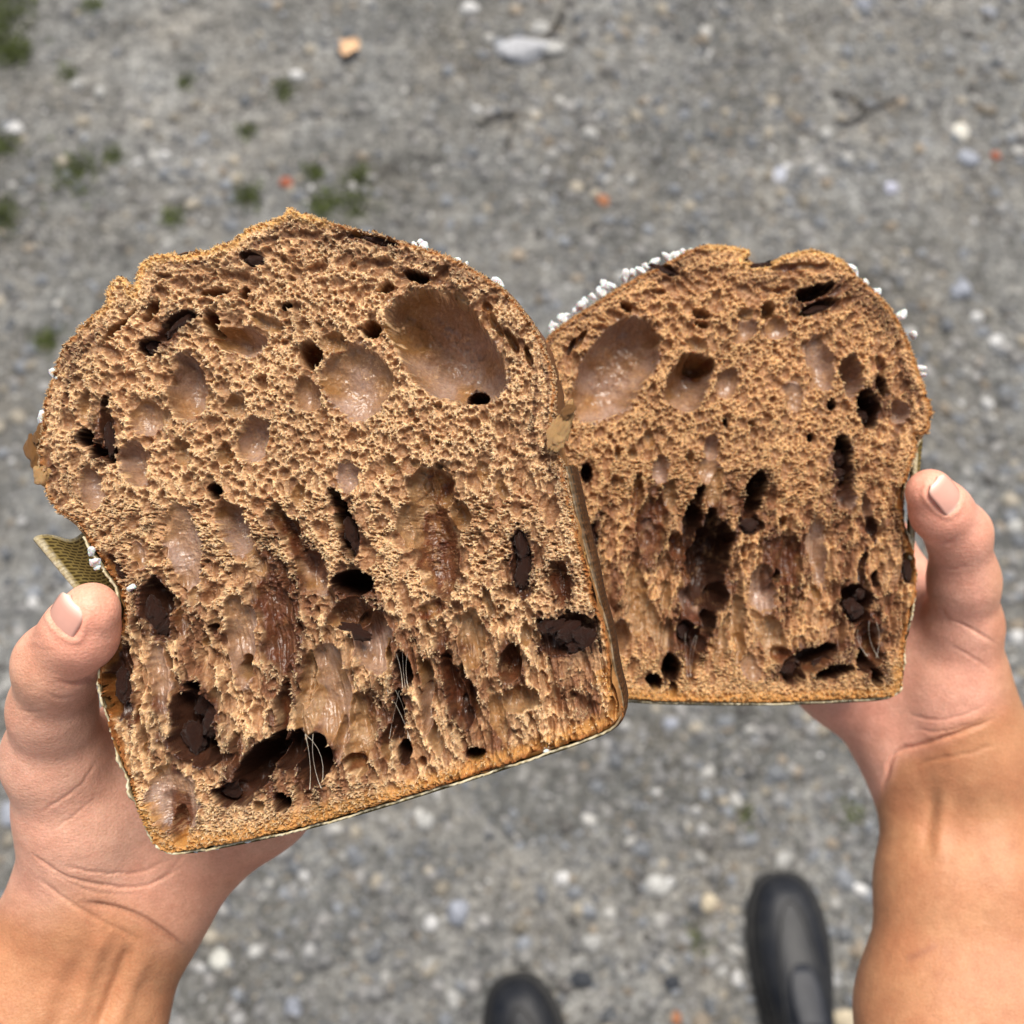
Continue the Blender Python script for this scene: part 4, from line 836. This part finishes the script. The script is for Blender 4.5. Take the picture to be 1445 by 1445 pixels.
shoe(1096, 1234, math.radians(3), 'right shoe, shown nearly as far as the trouser hem')
shoe(722, 1378, math.radians(14), 'left shoe, only its toe in view at the bottom edge')

# ------------------------------------------------------------------ ground
gv = 60.0
g = np_mesh('ground', [(-gv, -gv, 0), (gv, -gv, 0), (gv, gv, 0), (-gv, gv, 0)], [(0, 1, 2, 3)], GROUND); tag(g, kind='structure')
def pebble_cols(r, n):
    base = np.array([(0.20, 0.20, 0.20), (0.26, 0.255, 0.25), (0.15, 0.16, 0.175), (0.22, 0.235, 0.26), (0.30, 0.27, 0.22), (0.38, 0.375, 0.36), (0.12, 0.115, 0.11), (0.48, 0.48, 0.48), (0.25, 0.21, 0.165)])
    p = np.array((0.22, 0.17, 0.14, 0.13, 0.10, 0.07, 0.07, 0.015, 0.06)); return base[r.choice(len(base), n, p=p/p.sum())]*r.uniform(0.6, 1.15, (n, 1))
def gravel(n, seed):
    r = np.random.default_rng(seed); V0, F0 = ICO[1]; nv = len(V0)
    var = np.array([lump(700+i, 1, 0.3, 4, 0.7)[0] for i in range(16)])
    cl = pebble_cols(r, n); x = r.uniform(-1.0, 1.0, n); y = r.uniform(-0.55, 1.5, n)
    sz = np.minimum(0.0021*(1+r.pareto(1.9, n)), 0.014)
    dens = fbm(x*1000, y*1000, 260, 3, 5); kp = r.random(n) < np.clip(0.75+0.8*dens-0.35*np.clip(y-0.1, 0, 1)*(x < 0.1), 0.15, 1)
    x, y, sz, cl = x[kp], y[kp], sz[kp], cl[kp]; m = len(x)
    q = var[r.integers(0, 16, m)]*np.stack((np.ones(m), r.uniform(0.6, 1, m), r.uniform(0.4, 0.75, m)), 1)[:, None]*sz[:, None, None]
    a = r.uniform(0, 6.283, m)[:, None]; c, s_ = np.cos(a), np.sin(a)
    V = np.stack((q[..., 0]*c-q[..., 1]*s_+x[:, None], q[..., 0]*s_+q[..., 1]*c+y[:, None], q[..., 2]-0.08*sz[:, None]), -1)
    Fa = (F0[None]+np.arange(m)[:, None, None]*nv).reshape(-1, 3)
    return np_mesh('gravel', V.reshape(-1, 3), Fa, STONE, None, True, None, {'Col': np.repeat(cl, nv, 0)})
tag(gravel(60000, 77), 'small mixed grey gravel pressed into the ground', kind='stuff')
def stone(px, py, rx, ry, col, label, seed, group='loose stones standing out on the gravel'):
    c = ground(px, py); d = np.linalg.norm(c-CAM)*0.97; V, Fc = lump(seed, 3, 0.3, 5, 0.75)
    V = V*np.array((rx, ry, min(rx, ry)*0.7))*d/F; o = np_mesh('stone', V, Fc, STONE, None, True, None, {'Col': np.tile(np.array(col), (len(V), 1))*(1+0.2*n3(V/(d/F*rx), 2.0, seed % 50)[:, None])})
    o.location = (*c[:2], min(rx, ry)*0.05*d/F); o.rotation_euler = (0, 0, seed*1.7 if abs(rx-ry) < 4 else 0); tag(o, label, 'stone', group); return o
WH, PG, BG, RD, OR, DK, TN = (0.52, 0.52, 0.52), (0.36, 0.36, 0.35), (0.27, 0.29, 0.34), (0.30, 0.09, 0.05), (0.33, 0.14, 0.07), (0.035, 0.04, 0.05), (0.44, 0.38, 0.28)
STONES = [
 (735,72,36,22,(0.42,0.43,0.46),'broad pale grey stone with knobbly edge below the straight dark twig',1),(776,70,20,12,PG,'small pale stone touching the right end of the broad pale stone',2),(762,40,14,9,PG,'pale stone just left of the straight dark twig',3),
 (662,14,13,9,WH,'bright white stone by the top edge left of the straight twig',4),(22,184,12,9,WH,'white stone near the left edge beside a moss clump',5),(110,120,9,9,PG,'round whitish pebble right of the top left moss',6),(140,131,8,8,PG,'second whitish pebble just right of the round one near the top left moss',7),
 (403,258,10,9,RD,'brick red pebble above the larger loaf half',8),(852,283,10,9,OR,'rusty orange pebble in the gap above both loaf halves',9),(1405,221,7,7,RD,'small red chip right of the blue grey pebble',10),(1366,226,13,11,BG,'blue grey pebble below the cream pebble near the right edge',11),(1355,187,13,10,(0.60,0.58,0.52),'cream pebble near the right edge above the blue grey one',12),
 (833,190,10,13,PG,'pale oval pebble below the broad pale stone, above the right loaf half',13),(889,254,8,8,PG,'pale pebble up and right of the rusty orange pebble',14),(1098,248,12,9,(0.38,0.40,0.46),'pale bluish pebble left of and below the curved twig',15),(1257,266,8,9,(0.40,0.41,0.5),'lone lilac grey pebble under the curved twig',16),(1166,190,9,9,PG,'whitish pebble tucked under the curved twig',17),(1218,6,11,7,BG,'blue grey pebble at the very top edge right of centre',18),(1393,18,10,8,BG,'blue grey pebble in the top right corner',19),
 (1355,410,14,14,BG,'large rounded grey pebble right of the smaller loaf half, near its sugary shoulder',20),(1378,448,9,8,WH,'white pebble just below the large rounded grey one',21),(1405,482,9,10,WH,'white oval pebble near the right edge beside the smaller loaf half',22),(1392,570,8,8,WH,'small white pebble level with the middle of the smaller loaf half',23),(1432,745,11,10,PG,'pale pebble at the right edge beside the right thumb',24),
 (48,849,9,7,WH,'white pebble left of the left thumbnail',25),(1104,1213,13,10,PG,'pale pebble just ahead of the right shoe toe',26),(1214,1257,11,9,WH,'white pebble between the right shoe and the right forearm',27),(793,1240,10,11,WH,'white pebble in the middle of the bare ground ahead of the left shoe',28),(646,1286,16,16,BG,'blue grey cobble ahead of the left shoe toe',29),(609,1302,11,10,WH,'white pebble just left of the blue grey cobble',30),
 (820,1381,16,12,DK,'dark blue black stone right of the left shoe toe',31),(947,1387,11,10,DK,'smaller dark stone midway between the shoes',32),(1020,1371,7,9,PG,'small pale pebble at the inner side of the right shoe',33),(1040,1380,7,11,WH,'white pebble touching the inner side of the right shoe',34),(1192,1440,22,11,TN,'big tan stone under the right forearm at the bottom edge',35),(954,1436,8,7,OR,'orange red chip at the bottom edge between the shoes',36),
 (835,1330,14,12,PG,'pale angular pebble ahead of the dark blue black stone',37),(1000,1275,13,12,TN,'tan pebble left of the right shoe toe',38),(925,1250,18,14,PG,'flat pale stone halfway between both shoe toes and loaf',39),(640,1410,10,12,PG,'pale pebble left of the left shoe',40),(310,1355,14,14,(0.5,0.5,0.46),'cream pebble right of the left wrist',41),(415,1422,11,12,BG,'bluish white pebble low on the ground right of the left forearm',42),(360,1345,10,9,PG,'pale pebble right of the cream pebble by the left wrist',43),(600,1160,13,12,PG,'pale pebble right below the base of the larger loaf half',44),(945,1020,12,9,BG,'bluish pebble just under the base of the smaller loaf half',45),(15,1150,18,16,BG,'bluish stone at the left edge beside the left hand',46),(100,1040-420,1,1,PG,'',0)]
for s in STONES[:-1]: stone(*s[:6], 900+s[6]*3)
def stick(name, pxs, r0, r1, label, cat='twig', branch=None):
    def tb(pts, ra, rb, parent=None, nm=name):
        P = [Vector(ground(*p, 0.004)) for p in curve(pts, 14)]; o0 = P[0] if parent is None else None
        V = []; Fc = []; org = P[0] if parent is None else Vector(parent.location)
        for i, p in enumerate(P):
            d = (P[min(i+1, 13)]-P[max(i-1, 0)]).normalized(); a = d.orthogonal().normalized(); b = d.cross(a); r = (ra+(rb-ra)*i/13)*(1+0.15*math.sin(i*2.3))
            for k in range(7): V.append(tuple(p-org+a*r*math.cos(k*6.283/7)+b*r*math.sin(k*6.283/7)+Vector((0, 0, ra*0.7))))
        for i in range(13):
            for k in range(7): Fc.append((i*7+k, i*7+(k+1) % 7, i*7+7+(k+1) % 7, i*7+7+k))
        n = len(V); V += [tuple(P[0]-org+Vector((0, 0, ra*.7))), tuple(P[-1]-org+Vector((0, 0, ra*.7)))]
        Fc += [((k+1) % 7, k, n, n) for k in range(7)]+[(91+k, 91+(k+1) % 7, n+1, n+1) for k in range(7)]
        o = np_mesh(nm, V, Fc, TWIG, parent, True); o.data.validate()
        if parent is None: o.location = org
        return o
    o = tb(pxs, r0, r1); tag(o, label, cat)
    if branch: tb(branch, r0*0.8, r1, o, 'side_branch')
    return o
stick('twig', [(795,18),(784,38),(770,58)], 0.005, 0.004, 'short straight dark twig near the top edge')
stick('twig', [(672,178),(690,168),(726,162)], 0.002, 0.003, 'forked thin dark twig above the gap between the loaves', branch=[(726,162),(722,185),(712,212)])
stick('twig', [(1172,132),(1205,138),(1221,158),(1210,170),(1180,174)], 0.003, 0.0025, 'dark twig curled into a hook on the upper right ground', branch=[(1221,157),(1245,148),(1268,138)])
# a fallen leaf
lc = ground(495, 70, 0.004); lv = []; lf = []
for i in range(13):
    for j in range(9):
        u, v = i/12, -1+2*j/8; w = 0.016*math.sin(math.pi*min(1, u*1.05))**0.8*(1+0.25*math.sin(u*16))
        lv.append((v*w, 0.045*(u-0.5), 0.004+0.006*abs(v)**1.5+0.004*math.sin(u*5)))
lf = [(i*9+j, i*9+j+1, i*9+j+10, i*9+j+9) for i in range(12) for j in range(8)]
lo = np_mesh('leaf', lv, lf, LEAF); lo.location = lc; lo.rotation_euler = (0, 0, -0.5); lo.modifiers.new('thickness', 'SOLIDIFY').thickness = 0.0006
tag(lo, 'dry tan leaf lying above the larger loaf half', 'leaf')
def moss(spots):
    r = np.random.default_rng(5); V = []; Fc = []; C = []
    for px, py, rp, dens in spots:
        c = ground(px, py); R = rp*1.45/F
        for _ in range(int(260*dens)):
            q = r.normal(0, 0.75, 2)*R; p = np.array((c[0]+q[0], c[1]+q[1]*1.1, 0.001)); hgt = r.uniform(0.003, 0.009); w = r.uniform(0.0012, 0.0026)
            a = r.uniform(0, 6.28); t = r.normal(0, 0.004, 2); b = len(V)
            V += [tuple(p+np.array((math.cos(a)*w, math.sin(a)*w, 0))), tuple(p-np.array((math.cos(a)*w, math.sin(a)*w, 0))), tuple(p+np.array((t[0]-math.sin(a)*w, t[1]+math.cos(a)*w, hgt)))]
            Fc.append((b, b+1, b+2)); C += [np.array((0.10, 0.125, 0.04))*r.uniform(0.6, 1.5)]*3
    return np_mesh('moss', V, Fc, MOSS, None, False, None, {'Col': np.array(C)})
tag(moss([(5,15,38,3),(-2,60,30,2),(22,75,18,1),(130,8,12,.5),(95,105,12,.4),(108,245,26,1.4),(160,220,12,.5),(5,305,22,1.3),(5,205,16,.8),(348,275,16,1),(402,128,12,.5),(455,290,18,.9),(495,285,24,1.3),(508,252,14,.8),(445,245,12,.5),(245,305,13,.5),(66,482,14,.8),(350,185,10,.4),(260,115,9,.3),(1050,1150,10,.2),(1200,1150,12,.3),(985,1330,12,.2)]), 'low green moss tufts on the gravel', kind='stuff')
